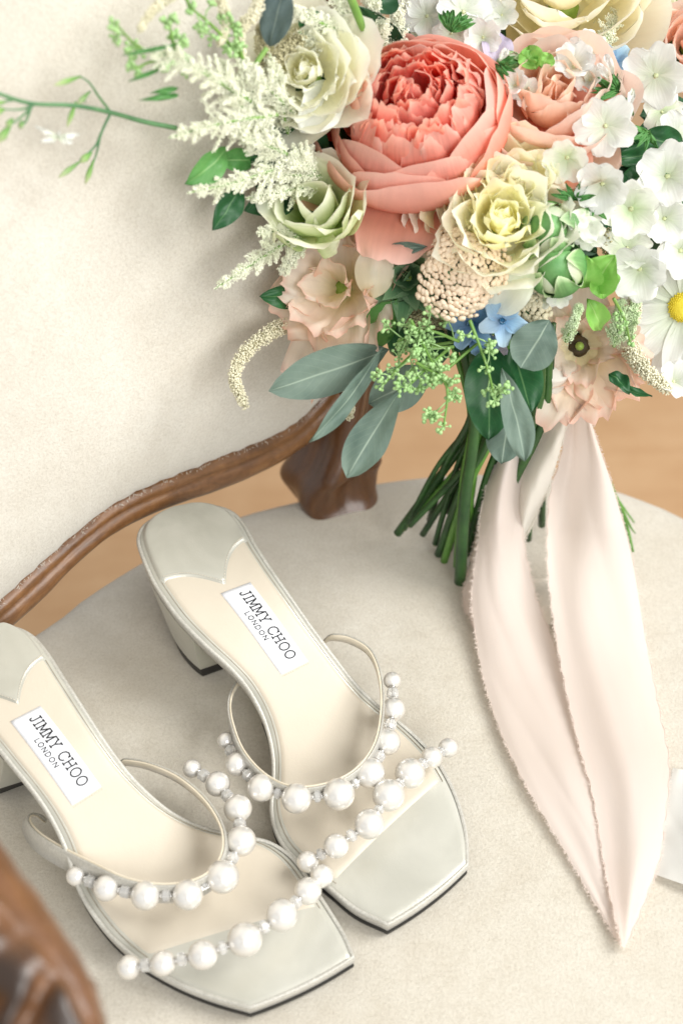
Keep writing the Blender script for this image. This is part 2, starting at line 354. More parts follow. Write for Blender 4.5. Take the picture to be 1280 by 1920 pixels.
ks = list(np.linspace(0.02, .93, 46)) + [.945, .958, .97, .979, .986, .992, .996, 1.0, 1.0, .995, .985]
zs = list(np.zeros(46)) + [-.0006, -.0014, -.0026, -.0045, -.007, -.0105, -.015, -.021, -.034, -.055, -.078]
for k, z in zip(ks, zs):
    for p in OUTL:
        x = cen.x + (p[0] - cen.x) * k; y = cen.y + (p[1] - cen.y) * k
        und = noise.noise(Vector((x * 14, y * 14, 0))) * .0012 - .0012
        v.append((x, y, z + und if k < .98 else z + und * .5))
part('seat_cushion', v, grid_faces(len(ks), 160, True) + [tuple(range(160))[::-1]], M['seat'], chair)
# seat rail (wood) under the cushion and legs
mb = MB(); vv = []
for (k, z) in ((.985, -.078), (.998, -.08), (1.0, -.11), (.985, -.135), (.95, -.14), (.9, -.138)):
    vv += [(cen.x + (p[0] - cen.x) * k, cen.y + (p[1] - cen.y) * k, z) for p in OUTL]
mb.add(vv, grid_faces(6, 160, True)); mb.part('seat_rail', M['wood'], chair)
for (x, y) in ((-.33, .33), (.03, .63), (.30, .42), (-.02, .02)):
    P = [(x, y, -.1), (x * 1.02, y, -.17), (x * 1.0, y, -.3), (x * .98, y, -.41), (x * 1.03, y, -.449)]
    tv, tf, tu = tube(catmull(P, 14), [.032 - .018 * min(1, i / 9) + (.006 if i > 11 else 0) for i in range(14)], 10)
    part('leg', tv, tf, M['wood'], chair, uvs=tu)
# back rail
fab = [(-260, 1330), (-120, 1225), (0, 1116), (36, 1080), (89, 1036), (148, 982), (208, 938), (255, 914), (309, 893), (368, 869), (428, 845), (487, 822), (535, 801), (570, 771), (594, 745), (625, 690)]
wbt = [(-260, 1400), (-120, 1290), (0, 1179), (30, 1164), (77, 1115), (119, 1069), (166, 1022), (214, 989), (267, 962), (330, 941), (380, 924), (430, 907), (480, 885), (530, 857), (565, 833), (640, 770)]
def smo(Q, k=5): return np.stack([np.convolve(np.pad(Q[:, c], k, 'reflect', reflect_type='odd'), np.ones(2 * k + 1) / (2 * k + 1), 'valid') for c in (0, 1)], 1)
FA = smo(resample([ray_back(*p) for p in fab], 90)); WB = smo(resample([ray_back(*p) for p in wbt], 90))
v = []; prof = [(-.15, -.012), (-.15, .004), (.12, .010), (.26, .0115), (.33, .0092), (.40, .0115), (.58, .0128), (.75, .0124), (.9, .010), (1.0, .002), (1.0, -.012), (.5, -.02)]
for i in range(90):
    for (t, o) in prof: 
        a = FA[i] * (1 - t) + WB[i] * t; v.append(back_pt(a[0], a[1], o - .004 + .0006 * noise.noise(Vector((i * .3, t * 4, 0)))))
part('back_rail', v, grid_faces(90, len(prof), True), M['wood'], chair, uvs=[((k % len(prof)) / len(prof), (k // len(prof)) / 12) for k in range(len(v))])
# back post (right), carved, standing on the seat corner
def loft(rows, ns, name, mat, parent, wob=0.0, flutes=0, fdepth=0.0, seed=0, power=2.6):
    """rows: (centre Vector, half-width vector, half-depth vector)"""
    v = []; uv = []
    for i, (c, hx, hy) in enumerate(rows):
        for j in range(ns):
            a = 2 * math.pi * j / ns; ca, sa = math.cos(a), math.sin(a)
            rr = (abs(ca) ** power + abs(sa) ** power) ** (-1 / power)
            k = 1 + wob * noise.noise(Vector((ca * 2 + seed, sa * 2, i * .22))) + fdepth * math.cos(flutes * a + i * .12)
            v.append(Vector(c) + (Vector(hx) * ca + Vector(hy) * sa) * rr * k); uv.append((j / ns, i / len(rows)))
    return part(name, v, grid_faces(len(rows), ns, True) + [tuple(range(ns))[::-1], tuple((len(rows) - 1) * ns + j for j in range(ns))], mat, parent, uvs=uv)
pp = [(645, 975, .0, 66, .026), (636, 955, .004, 66, .027), (628, 925, .02, 74, .028), (624, 893, .035, 78, .028), (630, 850, .055, 66, .025), (642, 800, .085, 54, .022), (652, 740, .12, 48, .020), (655, 690, .16, 46, .02)]
rows = []
base_a = ray_back(655, 690)[0]
Q = catmull([(p[0], p[1], p[3], p[4]) for p in pp], 40)
for i, q in enumerate(Q):
    a, b = ray_back(q[0], q[1]); dep = back_depth(q[0], q[1]); c = back_pt(a, b, .0 + .006 * math.sin(i * .3) * (i < 22))
    rows.append((c, ND * (q[2] * dep / F), NB * q[3]))
b1 = b; post_a = a
for b in np.linspace(b1 + .01, .58, 40): rows.append((back_pt(a, b, 0), rows[39][1], rows[39][2]))
rows = [(rows[0][0] - VB * .05, rows[0][1], rows[0][2])] + rows
loft(rows, 96, 'back_post', M['wood_post'], chair, .08, 4, .13, 3)
# mirrored left post, far outside the frame to the left
AL = -.44
rows2 = [(back_pt(AL + .02 * math.sin(b * 6), b, 0), ND * .022, NB * .022) for b in np.linspace(-.06, .56, 30)]
loft(rows2, 20, 'back_post', M['wood'], chair, .04, 5, .05, 9)
tv, tf, tu = tube([back_pt(a, .56 + .03 * math.cos((a - (AL + base_a) / 2) * 6), 0) for a in np.linspace(AL, base_a, 30)], .022, 12)
part('top_rail', tv, tf, M['wood'], chair, uvs=tu)
# backrest upholstery: grid over (a, b) with the scalloped lower edge on the rail
na, nb_ = 150, 90; v = []; Rr = base_a - .012
avals = np.linspace(AL + .02, Rr, na)
o_ = np.argsort(FA[:, 0]); fa_a, fa_b = FA[o_, 0], FA[o_, 1]
for i in range(nb_):
    for j, a in enumerate(avals):
        lo = float(np.interp(a, fa_a, fa_b)); hi = .545 + .03 * math.cos((a - (AL + base_a) / 2) * 6)
        lo += .0011 * noise.noise(Vector((a * 160, 0, 0))) + .0008 * abs(math.sin(a * 190))
        t = i / (nb_ - 1); t = t ** 1.6; b = lo + (hi - lo) * t
        e = min((b - lo) / .085, (hi - b) / .045, (a - avals[0]) / .045, (Rr + .002 - a) / .03); e = max(0, min(1, e))
        bul = .020 * math.sqrt(1 - (1 - e) ** 2) + .004 * noise.noise(Vector((a * 7, b * 7, 3))) * e
        v.append(back_pt(a, b, .002 + bul))
bc = part('back_cushion', v, grid_faces(nb_, na), M['back'], chair)
v = [back_pt(a, b, -.016) for b in (.08, .56) for a in (AL, base_a)]
# outside back cloth follows the same outline
v = []
for i in range(12):
    for a in avals[::10]:
        lo = float(np.interp(a, fa_a, fa_b)) ; hi = .55; v.append(back_pt(a, lo + (hi - lo) * i / 11, -.014))
part('outside_back', v, grid_faces(12, len(avals[::10])), M['back'], chair)
# fuzzy torn edge where the cloth is glued to the rail
mb = MB()
for k in range(500):
    a = rnd(avals[10], Rr); lo = float(np.interp(a, fa_a, fa_b)); p = back_pt(a, lo + rnd(-.0005, .002), .004 + rnd(0, .003))
    q = p - VB * rnd(.0004, .0014) + ND * rnd(-.002, .002) + NB * rnd(0, .002); s_ = ND * .00022
    mb.add([p - s_, p + s_, q], [(0, 1, 2)])
o = mb.part('frayed_edge', M['back'], chair, smooth=False); o['kind'] = 'stuff'
# arm support near the camera, lower left
ap = [(-345, 1430, .52, 110), (-245, 1520, .515, 116), (-135, 1615, .50, 120), (-55, 1715, .49, 120), (16, 1806, .48, 112), (72, 1878, .475, 103), (106, 1955, .472, 96), (118, 2060, .475, 96), (90, 2240, .49, 110), (40, 2400, .52, 120)]
Q = catmull(ap, 90); cs = [at_d(q[0], q[1], q[2]) for q in Q]; rows = []
for i, q in enumerate(Q):
    t = (cs[min(i + 1, 89)] - cs[max(0, i - 1)]).normalized(); side = t.cross(FW).normalized(); dpt = side.cross(t).normalized()
    hw = q[3] * q[2] / F; rows.append((cs[i], side * hw, dpt * hw * .8))
arm = loft(rows, 96, 'armrest', M['wood_arm'], chair, .03, 2, .03, 5, 2.3)
# carved relief: a raised glossy rim along both edges, a sunk panel with leaf scrolls between, darker colour mixed into the hollows
me = arm.data; me.update(); nrm = [vt.normal.copy() for vt in me.vertices]; at_ = me.attributes.new('carve', 'FLOAT', 'POINT'); cv_ = []
for k, (vt, n_) in enumerate(zip(me.vertices, nrm)):
    i = k // 96; c, sd_, dp_ = rows[i]; p = vt.co + ROOTLOC[chair]; e = (p - c).dot(sd_) / sd_.length_squared; u = i / 90
    inner = 1 - min(1, max(0, (abs(e) - .66) / .14)); inner *= min(1, max(0, (u - .30) / .1))
    q = p * 52; rel = abs(noise.noise(q)) * 1.6 + .5 * abs(noise.noise(q * 2.1)); rel = 1 - min(1, rel)                # ridged: vein-like raised leaves
    lobe = .5 + .5 * math.sin(e * 5 + math.sin(u * 34) * 1.6 + u * 22)
    h_ = inner * (-.0060 + .0075 * lobe * rel); vt.co += n_ * h_; cv_.append(max(0, min(1, 1 - inner * (1.0 - .75 * lobe * rel * rel) * min(1, max(.3, (u - .26) * 5)))))
at_.data.foreach_set('value', cv_)
# arm pad of suede just below the arm at the corner

# ------------------------------------------------------------------ sandals
HS = np.array([0, .03, .055, .08, .11, .14, .17, .20, .235, .30]); HZ = np.array([.071, .0695, .065, .056, .0405, .0265, .0170, .0130, .0120, .0125])
HD = catmull(list(zip(HS, HZ)), 400)
def hz(s): return float(np.interp(s, HD[:, 0], HD[:, 1]))
unitS = mk_mesh('pearl', *uvsphere(32, 20))
cr_v = [Vector((x, y, z)) * .62 for x in (-1, 1) for y in (-1, 1) for z in (-1, 1)]
def crystal_mesh():
    v = []; f = []
    for k, (z, r) in enumerate(((-1, .55), (-.55, 1), (.55, 1), (1, .55))):
        for j in range(8): a = j * math.pi / 4; v.append((math.cos(a) * r, math.sin(a) * r, z))
    f = grid_faces(4, 8, True) + [tuple(range(7, -1, -1)), tuple(24 + j for j in range(8))]
    return mk_mesh('crystal', v, f, smooth=False)
def ring_mesh():
    v, f, u = tube([(0, 0, z) for z in (-.5, -.3, .3, .5)], [.75, 1, 1, .75], 16); return mk_mesh('ring', v, f)
CRY = crystal_mesh(); RNG = ring_mesh()
def put_shared(name, me, mat, parent, loc, sc, zdir=None):
    if not me.materials: me.materials.append(mat)
    o = bpy.data.objects.new(name, me); COL.objects.link(o); o.parent = parent; o.location = loc - ROOTLOC[parent]
    o.scale = sc if not isinstance(sc, float) else (sc,) * 3
    if zdir is not None: o.rotation_euler = zdir.to_track_quat('Z', 'Y').to_euler()
    return o
GL = {  # stroke letters on a 1-high grid: (width, strokes)
 'J': (.62, [[(.42, 1), (.42, .25), (.36, .06), (.22, 0), (.08, .06), (.04, .22)], [(.26, 1), (.58, 1)]]),
 'I': (.42, [[(.21, 0), (.21, 1)], [(.06, 0), (.36, 0)], [(.06, 1), (.36, 1)]]),
 'M': (1.0, [[(.14, 0), (.14, 1), (.5, .2), (.86, 1), (.86, 0)], [(0, 0), (.28, 0)], [(.72, 0), (1, 0)], [(0, 1), (.14, 1)], [(.86, 1), (1, 1)]]),
 'Y': (.9, [[(.45, 0), (.45, .45), (.12, 1)], [(.45, .45), (.78, 1)], [(.3, 0), (.6, 0)], [(0, 1), (.26, 1)], [(.64, 1), (.9, 1)]]),
 'C': (.9, [[(.84, .74), (.84, .98)], [(.84, .76), (.74, .93), (.56, 1.01), (.38, 1.0), (.18, .86), (.07, .62), (.07, .38), (.18, .14), (.38, 0), (.58, -.01), (.76, .08), (.86, .26)]]),
 'H': (.95, [[(.16, 0), (.16, 1)], [(.79, 0), (.79, 1)], [(.16, .52), (.79, .52)], [(.02, 0), (.3, 0)], [(.02, 1), (.3, 1)], [(.65, 0), (.93, 0)], [(.65, 1), (.93, 1)]]),
 'O': (.95, [[(.475 + .42 * math.cos(a), .5 + .51 * math.sin(a)) for a in [2 * math.pi * k / 24 for k in range(25)]]]),
 'o': (.85, [[(.42 + .36 * math.cos(a), .5 + .5 * math.sin(a)) for a in [2 * math.pi * k / 20 for k in range(21)]]]),
 'l': (.55, [[(.06, 1), (.06, 0), (.52, 0)]]),
 'n': (.75, [[(.06, 0), (.06, 1), (.66, 0), (.66, 1)]]),
 'd': (.78, [[(.06, 0), (.06, 1), (.36, 1), (.6, .85), (.7, .5), (.6, .15), (.36, 0), (.06, 0)]]),
 ' ': (.42, [])}
def text_strokes(txt, gap):
    x = 0; S = []
    for ch in txt:
        wd, st = GL[ch]; S += [[(x + a, b) for a, b in s] for s in st]; x += wd + gap
    return S, x - gap
def sandal(D, label):
    Hp = at_z(*D['heel'], .071); Tp = at_z(*D['toe'], .012)
    ax = Vector((Tp.x - Hp.x, Tp.y - Hp.y, 0)); L = ax.length; ax.normalize(); lt = Vector((ax.y, -ax.x, 0))   # +t = right side seen from the heel... 
    def st(px, py, dz=0.0):
        z = .03
        for _ in range(25):
            p = at_z(px, py, z + dz); s = (p - Hp).dot(ax); z = .5 * z + .5 * hz(s)
        return (s, (p - Hp).dot(lt))
    def W(s, t, dz=0.0):
        p = Hp + ax * s + lt * t; return Vector((p.x, p.y, hz(s) + dz))
    mid = at_z(*D['mid'], 0)
    root = thing('pearl_sandal', label, 'sandal', (mid.x, mid.y, 0), 'pair of pearl sandals on the seat')
    Lp = [st(*p) for p in D['left']]; Rp = [st(*p) for p in D['right']]
    N = 110; MW = 41
    Lq = resample(Lp, N, 400); Rq = resample(Rp, N, 400)
    def S(i, j):            # i 0..1 along, j 0..1 across
        k = i * (N - 1); a = int(min(k, N - 2)); f = k - a
        l = Lq[a] * (1 - f) + Lq[a + 1] * f; r = Rq[a] * (1 - f) + Rq[a + 1] * f
        p = l * (1 - j) + r * j
        bow = max(0, (i - .85) / .15) ** 2 * .0022 * (1 - (2 * j - 1) ** 2)
        return p[0] + bow, p[1]
    # boundary loop (for the solid sole)
    loop = [S(k / 79, 0) for k in range(80)] + [S(1, j / 14) for j in range(1, 14)] + [S(1 - k / 79, 1) for k in range(79)]
    loop = np.array(loop); nl = len(loop)
    # inward direction
    tg = np.roll(loop, -1, 0) - np.roll(loop, 1, 0); tg /= np.maximum(np.linalg.norm(tg, axis=1), 1e-9)[:, None]
    inw = np.stack([-tg[:, 1], tg[:, 0]], 1); c0 = loop.mean(0)
    if ((c0 - loop) * inw).sum() < 0: inw = -inw
    for _ in range(6): inw = (np.roll(inw, 1, 0) + 2 * inw + np.roll(inw, -1, 0)) / 4
    inw /= np.linalg.norm(inw, axis=1)[:, None]
    mb = MB(); v = []
    th = .0072
    profs = [(.0022, .0004), (.0012, .0009), (.0003, .0004), (0, -.0008), (.0003, -.003), (.0012, -th), (.006, -th - .0004)]
    for (ins, dz) in profs:
        for p, n_ in zip(loop, inw): q = p + n_ * ins; v.append(W(q[0], q[1], dz))
    mb.add(v, grid_faces(len(profs), nl, True)); mb.part('sole_edge', M['piping'], root)
    # upper leather of the sole
    def patch(name, i0, i1, ins, dz, mat, dome=.0006, nu=60, nv=31, skirt=.0012):
        v = []; uv = []
        for a in range(nu):
            for b in range(nv):
                j = b / (nv - 1); ia = i0(j) if callable(i0) else i0; ib = i1(j) if callable(i1) else i1
                i = ia + (ib - ia) * a / (nu - 1)
                l = np.array(S(i, 0)); r = np.array(S(i, 1)); wd = np.linalg.norm(r - l) + 1e-6; k = min(.49, ins / wd)
                s_, t_ = S(i, k + (1 - 2 * k) * j)
                e = min(a / (nu - 1) * 14, (1 - a / (nu - 1)) * 14, j * 10, (1 - j) * 10, 1)
                if a == 0: s_ += 0
                v.append(W(s_, t_, dz + dome * math.sqrt(max(0, 1 - (1 - e) ** 2)) - (skirt if e == 0 else 0))); uv.append((j, i))
        return part(name, v, grid_faces(nu, nv), mat, root, uvs=uv)
    patch('toe_leather', .02, 1.0, .0012, .0002, M['leather'], .0010, 90)
    # under sole
    v = []
    for a in range(60):
        for b in range(9):
            s_, t_ = S(.01 + .985 * a / 59, .04 + .92 * b / 8); v.append(W(s_, t_, -th - .0003))
    part('sole_board', v, [f[::-1] for f in grid_faces(60, 9)], M['heel'], root)
    # black outsole, touching the seat at the front
    v = []; lp2 = [(p, n_) for p, n_ in zip(loop, inw) if p[0] > .125]
    k0 = [k for k in range(nl) if loop[k][0] > .125]
    k0 = sorted(k0); vv = []
    for (ins, dz, wz) in ((.004, -th + .0002, 0), (.0009, -th + .0002, 0), (.0006, -th - .0015, 0), (.0010, -th - .0036, 0), (.003, -th - .0038, 0)):
        for k in k0: q = loop[k] + inw[k] * ins; vv.append(W(q[0], q[1], dz))
    fcs = grid_faces(5, len(k0)); n0 = 4 * len(k0); fcs.append(tuple(n0 + k for k in range(len(k0))))
    part('outsole', vv, fcs, M['black'], root, smooth=False)
    # insole, heel patch
    def frac(p, Q):
        q = np.array(st(*p)); return float(np.argmin(np.linalg.norm(Q - q, axis=1))) / (N - 1)
    tl0, tl1 = frac(D['toeline'][0], Lq), frac(D['toeline'][1], Rq)
    def toeline(j): return tl0 * (1 - j) + tl1 * j
    patch('insole', .03, toeline, .0050, .0012, M['insole'], .0011, 90, 31)
    seam = []
    for k in range(120):
        a = abs(k - 59.5) / 59.5; side_ = 0 if k < 60 else 1; im = tl0 if side_ == 0 else tl1; i_ = .03 + (im - .03) * a
        wd_ = np.linalg.norm(np.array(S(i_, 1)) - np.array(S(i_, 0))) + 1e-6; kk = min(.49, .0048 / wd_); q = S(i_, kk if side_ == 0 else 1 - kk); seam.append(W(q[0], q[1], .0012))
    q0 = [p for p in seam]; part('seam_line', *tube(q0, .00022, 5)[:2], M['seam'], root)
    hl, hr = frac(D['heart'][0], Lq), frac(D['heart'][2], Rq); q = np.array(st(*D['heart'][1], .003))
    hc, cj = min(((i, j) for i in np.linspace(.1, .5, 120) for j in np.linspace(.3, .9, 60)), key=lambda k: np.linalg.norm(np.array(S(*k)) - q))
    def heart(j):
        if j < cj: u = j / cj; return hl + (hc - hl) * u - .016 * math.sin(u * math.pi)
        u = (1 - j) / (1 - cj); return hr + (hc - hr) * u - .018 * math.sin(u * math.pi)
    patch('heel_pad', .022, heart, .0042, .0024, M['leather'], .0016, 40, 41)
    mb = MB()
    for k in range(46):
        j = .04 + .92 * k / 45; i = heart(j) - .007; s_, t_ = S(i, .07 + .86 * j); c = W(s_, t_, .0042)
        d = (W(*S(heart(j + .01) - .007, .07 + .86 * (j + .01)), .0042) - c).normalized()
        sd = d.cross(Vector((0, 0, 1))).normalized()
        mb.add([c - d * .0005 - sd * .0002, c + d * .0005 - sd * .0002, c + d * .0005 + sd * .0002, c - d * .0005 + sd * .0002, c + Vector((0, 0, .0003))], [(0, 1, 4), (1, 2, 4), (2, 3, 4), (3, 0, 4)])
    o = mb.part('stitching', M['stitch'], root, smooth=False); o['kind'] = 'stuff'
    # heel block
    vv = []; hcut = frac(D['hcut'], Lq)
    hp = np.array([S(i, 0) for i in np.linspace(hcut, .0, 16)] + [S(i, 1) for i in np.linspace(.0, hcut, 16)][1:])
    smin, smax = hp[:, 0].min(), hp[:, 0].max(); tc = (hp[:, 1].min() + hp[:, 1].max()) / 2; tw_ = (hp[:, 1].max() - hp[:, 1].min()) / 2
    b0, b1 = [at_z(*p, .0) - Hp for p in D['hb']]; sb, sf = b0.dot(ax), b1.dot(ax); sb = sf - (sf - sb) / .70; tb = (abs(b1.dot(lt) - tc) + abs(b0.dot(lt) - tc)) / 2
    rows_ = [0.0, .12, .3, .5, .65, .74, .80]
    for f in rows_ + [.80, 1.0]:
        g = f ** 1.15
        for q in hp:
            u = (q[0] - smin) / (smax - smin); s0 = q[0] * .97 + .0015; s1 = sb + (sf - sb) * u
            s_ = s0 * (1 - g) + s1 * g; t_ = tc + (q[1] - tc) * (.98 * (1 - g) + g * tb / tw_ * 1.04)
            zt = hz(min(max(s0, 0), .085)) - th + .0012; p = Hp + ax * s_ + lt * t_
            vv.append(Vector((p.x, p.y, zt * (1 - f) + .0003)))
    nh = len(hp); nr = len(rows_)
    f1 = grid_faces(nr, nh, True); part('heel_block', vv[:nr * nh], f1, M['heel'], root, smooth=False)
    f2 = grid_faces(2, nh, True) + [tuple(range(nh))[::-1], tuple(nh + j for j in range(nh))]
    part('heel_tip', vv[nr * nh:], f2, M['black'], root, smooth=False)
    for o in root.children:
        if o.name.startswith('heel_block'):
            for k, pl in enumerate(o.data.polygons): pl.use_smooth = True
            e = o.modifiers.new('edge', 'EDGE_SPLIT'); e.split_angle = R(40)
    # label with print
    C4 = [st(*p, .003) for p in D['label']]       # heel-end right(top), toe-end right(top), toe-end left(bottom), heel-end left(bottom)
    def LB(x, y, dz):                              # x along text, y up
        a = np.array(C4[3]) * (1 - x) + np.array(C4[2]) * x; b = np.array(C4[0]) * (1 - x) + np.array(C4[1]) * x
        p = a * (1 - y) + b * y; return W(p[0], p[1], dz)
    v = []; nx, ny = 24, 7
    for (dz, sh) in ((.0022, 1.0), (.0027, 1.0), (.0028, .985)):
        pass
    for a in range(nx):
        for b in range(ny): v.append(LB(a / (nx - 1), b / (ny - 1), .0028))
    rim = [(a, 0) for a in range(nx)] + [(nx - 1, b) for b in range(1, ny)] + [(a, ny - 1) for a in range(nx - 2, -1, -1)] + [(0, b) for b in range(ny - 2, 0, -1)]
    n1 = len(v); 
    for (a, b) in rim: v.append(LB(a / (nx - 1), b / (ny - 1), .0012))
    fc = grid_faces(nx, ny); nrim = len(rim)
    for k in range(nrim):
        a, b = rim[k]; a2, b2 = rim[(k + 1) % nrim]; fc.append((a * ny + b, a2 * ny + b2, n1 + (k + 1) % nrim, n1 + k))
    lab = part('label', v, fc, M['label'], root)
    mb = MB(); wl = (LB(1, .5, 0) - LB(0, .5, 0)).length; hl_ = (LB(.5, 1, 0) - LB(.5, 0, 0)).length
    for txt, gap, x0, x1, y0, y1, sw in (('JIMMY CHOO', .14, .075, .905, .48, .80, .00078), ('LONDON', .24, .30, .635, .21, .37, .0005)):
        if txt == 'LONDON': txt = 'london'.replace('o', 'o')
        SS, tw = text_strokes(txt, gap)
        for s_ in SS:
            P = [(x0 + (x1 - x0) * a / tw, y0 + (y1 - y0) * b) for a, b in s_]
            PW = [LB(a, b, .00305) for a, b in P]
            for k in range(len(PW) - 1):
                a, b = PW[k], PW[k + 1]; d = (b - a).normalized(); sd = d.cross(Vector((0, 0, 1))).normalized() * sw * .5; e = d * sw * .35
                mb.add([a - e - sd, b + e - sd, b + e + sd, a - e + sd], [(0, 1, 2, 3)])
    mb.part('lettering', M['ink'], lab, root, smooth=False)
    mb = MB()
    for x in (1.022,):
        for k in range(13):
            c = LB(x, .02 + .96 * k / 12, .0026); d = (LB(x, 1, 0) - LB(x, 0, 0)).normalized(); sd = d.cross(Vector((0, 0, 1))) * .00022
            mb.add([c - d * .0005 - sd, c + d * .0005 - sd, c + d * .0005 + sd, c - d * .0005 + sd, c + Vector((0, 0, .0003))], [(0, 1, 4), (1, 2, 4), (2, 3, 4), (3, 0, 4)])
    o = mb.part('label_stitching', M['stitch'], root, smooth=False); o['kind'] = 'stuff'
    # instep band: a strip standing on edge, arched over the foot
    B = D['band']; C = catmull([(p[0], p[1], p[2], p[3]) for p in B], 110)
    P = [at_z(q[0], q[1], q[2]) for q in C]; wd = [q[3] for q in C]
    def strip(off_in, off_out, name, mat, wk):
        v = []; uv = []
        for i, p in enumerate(P):
            t = (P[min(i + 1, 109)] - P[max(0, i - 1)]).normalized(); out_ = t.cross(Vector((0, 0, 1))).normalized()
            if out_.dot(ax) < 0 and False: out_ = -out_
            out_ = out_ * D['side']
            le = D['lean'][0] + (D['lean'][1] - D['lean'][0]) * (i / 109) ** 2; dn = Vector((0, 0, -1)) * .9 + out_ * le; dn.normalize(); w_ = wd[i] * wk
            for (o_, h) in ((off_in, 0.03), (off_in + .0003, -.01), (off_out - .0003, -.01), (off_out, .03), (off_out, .97), (off_in, .97)):
                v.append(p + out_ * o_ + dn * (w_ * h)); uv.append((h, i / 109))
        n = 6; f = grid_faces(110, n, True) + [tuple(range(n))[::-1], tuple(109 * n + j for j in range(n))]
        return part(name, v, f, mat, root, uvs=uv)
    strip(.0008, .0019, 'instep_band', M['piping'], 1.0)
    strip(-.0004, .0006, 'band_lining', M['lining'], .93)
    # strings of pearls with crystals and silver rings between
    for row, sq in ((D['rear'], 1), (D['front'], 1)):
        pts = []
        for (x, y, z, r) in row:
            p = at_z(x, y, z); dep = (p - CAM).dot(FW); pts.append((p, r * dep / F))
        for p, r in pts: 
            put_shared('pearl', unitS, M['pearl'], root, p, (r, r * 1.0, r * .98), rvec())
        for (a, ra), (b, rb) in zip(pts[:-1], pts[1:]):
            d = b - a; dl = d.length; u = d / dl; g0 = a + u * ra * .97; g1 = b - u * rb * .97; gap = max((g1 - g0).length, .0002) if dl > (ra + rb) * .94 else 0
            if gap <= .0004: continue
            cr = min(.0034, gap * .6); m = (g0 + g1) / 2
            put_shared('crystal', CRY, M['crystal'], root, m, (cr * 1.0, cr * 1.0, min(cr, gap * .34)), u)
            for q in (g0 + u * gap * .10, g1 - u * gap * .10): put_shared('ring', RNG, M['silver'], root, q, (.0019, .0019, .0010), u)
        cp = catmull([tuple(p) for p, r in pts], 60); tv, tf, tu = tube(cp, .0006, 6); part('wire', tv, tf, M['silver'], root, uvs=tu)
        if row is D['front']:
            # clear strap ends down to the sole edge
            e0 = W(*st(*D['fa'])); e1 = W(*st(*D['fb']))
    return root, st, W
# right-hand sandal in the photograph
D1 = dict(heel=(352, 960), toe=(806, 1680), mid=(620, 1450), side=-1, lean=(.0, .12),
  left=[(345, 952), (303, 964), (270, 982), (256, 1006), (261, 1036), (285, 1092), (318, 1142), (345, 1175), (385, 1215), (420, 1247), (453, 1282), (480, 1325), (498, 1370), (508, 1420), (508, 1470), (505, 1517), (513, 1558), (540, 1603), (616, 1668), (665, 1708), (727, 1737)],
  right=[(345, 952), (398, 947), (436, 958), (460, 982), (482, 1022), (512, 1068), (545, 1115), (580, 1165), (615, 1212), (650, 1258), (685, 1298), (715, 1325), (748, 1350), (780, 1378), (812, 1412), (840, 1455), (862, 1505), (877, 1565), (879, 1622)],
  toeline=[(614, 1667), (848, 1462)], heart=[(312, 1092), (425, 1097), (462, 1018)], hcut=(366, 1188), hb=[(322, 1205), (386, 1281)],
  label=[(469, 1091), (577, 1239), (527, 1264), (414, 1112)],
  band=[(598, 1214, .026, .003), (608, 1200, .034, .004), (622, 1192, .040, .005), (655, 1196, .043, .006), (692, 1220, .045, .006), (711, 1270, .046, .0065), (713, 1335, .047, .008), (700, 1395, .048, .009), (664, 1442, .048, .010), (612, 1467, .047, .011), (550, 1473, .046, .011), (498, 1450, .044, .010), (457, 1405, .042, .009), (436, 1350, .038, .007), (433, 1312, .034, .006), (444, 1284, .031, .005), (459, 1274, .029, .005), (474, 1284, .020, .004)],
  rear=[(735, 1276, .030, 17), (737, 1330, .034, 23), (725, 1391, .038, 26), (693, 1449, .041, 29), (635, 1489, .042, 31), (556, 1497, .041, 29), (490, 1477, .038, 27), (445, 1433, .034, 23), (424, 1389, .030, 17)],
  front=[(840, 1402, .019, 19), (809, 1420, .026, 21), (768, 1450, .033, 29), (728, 1491, .038, 31), (692, 1545, .039, 29), (630, 1586, .035, 24), (577, 1616, .027, 21), (606, 1641, .020, 20)],
  fa=(835, 1430), fb=(590, 1630))
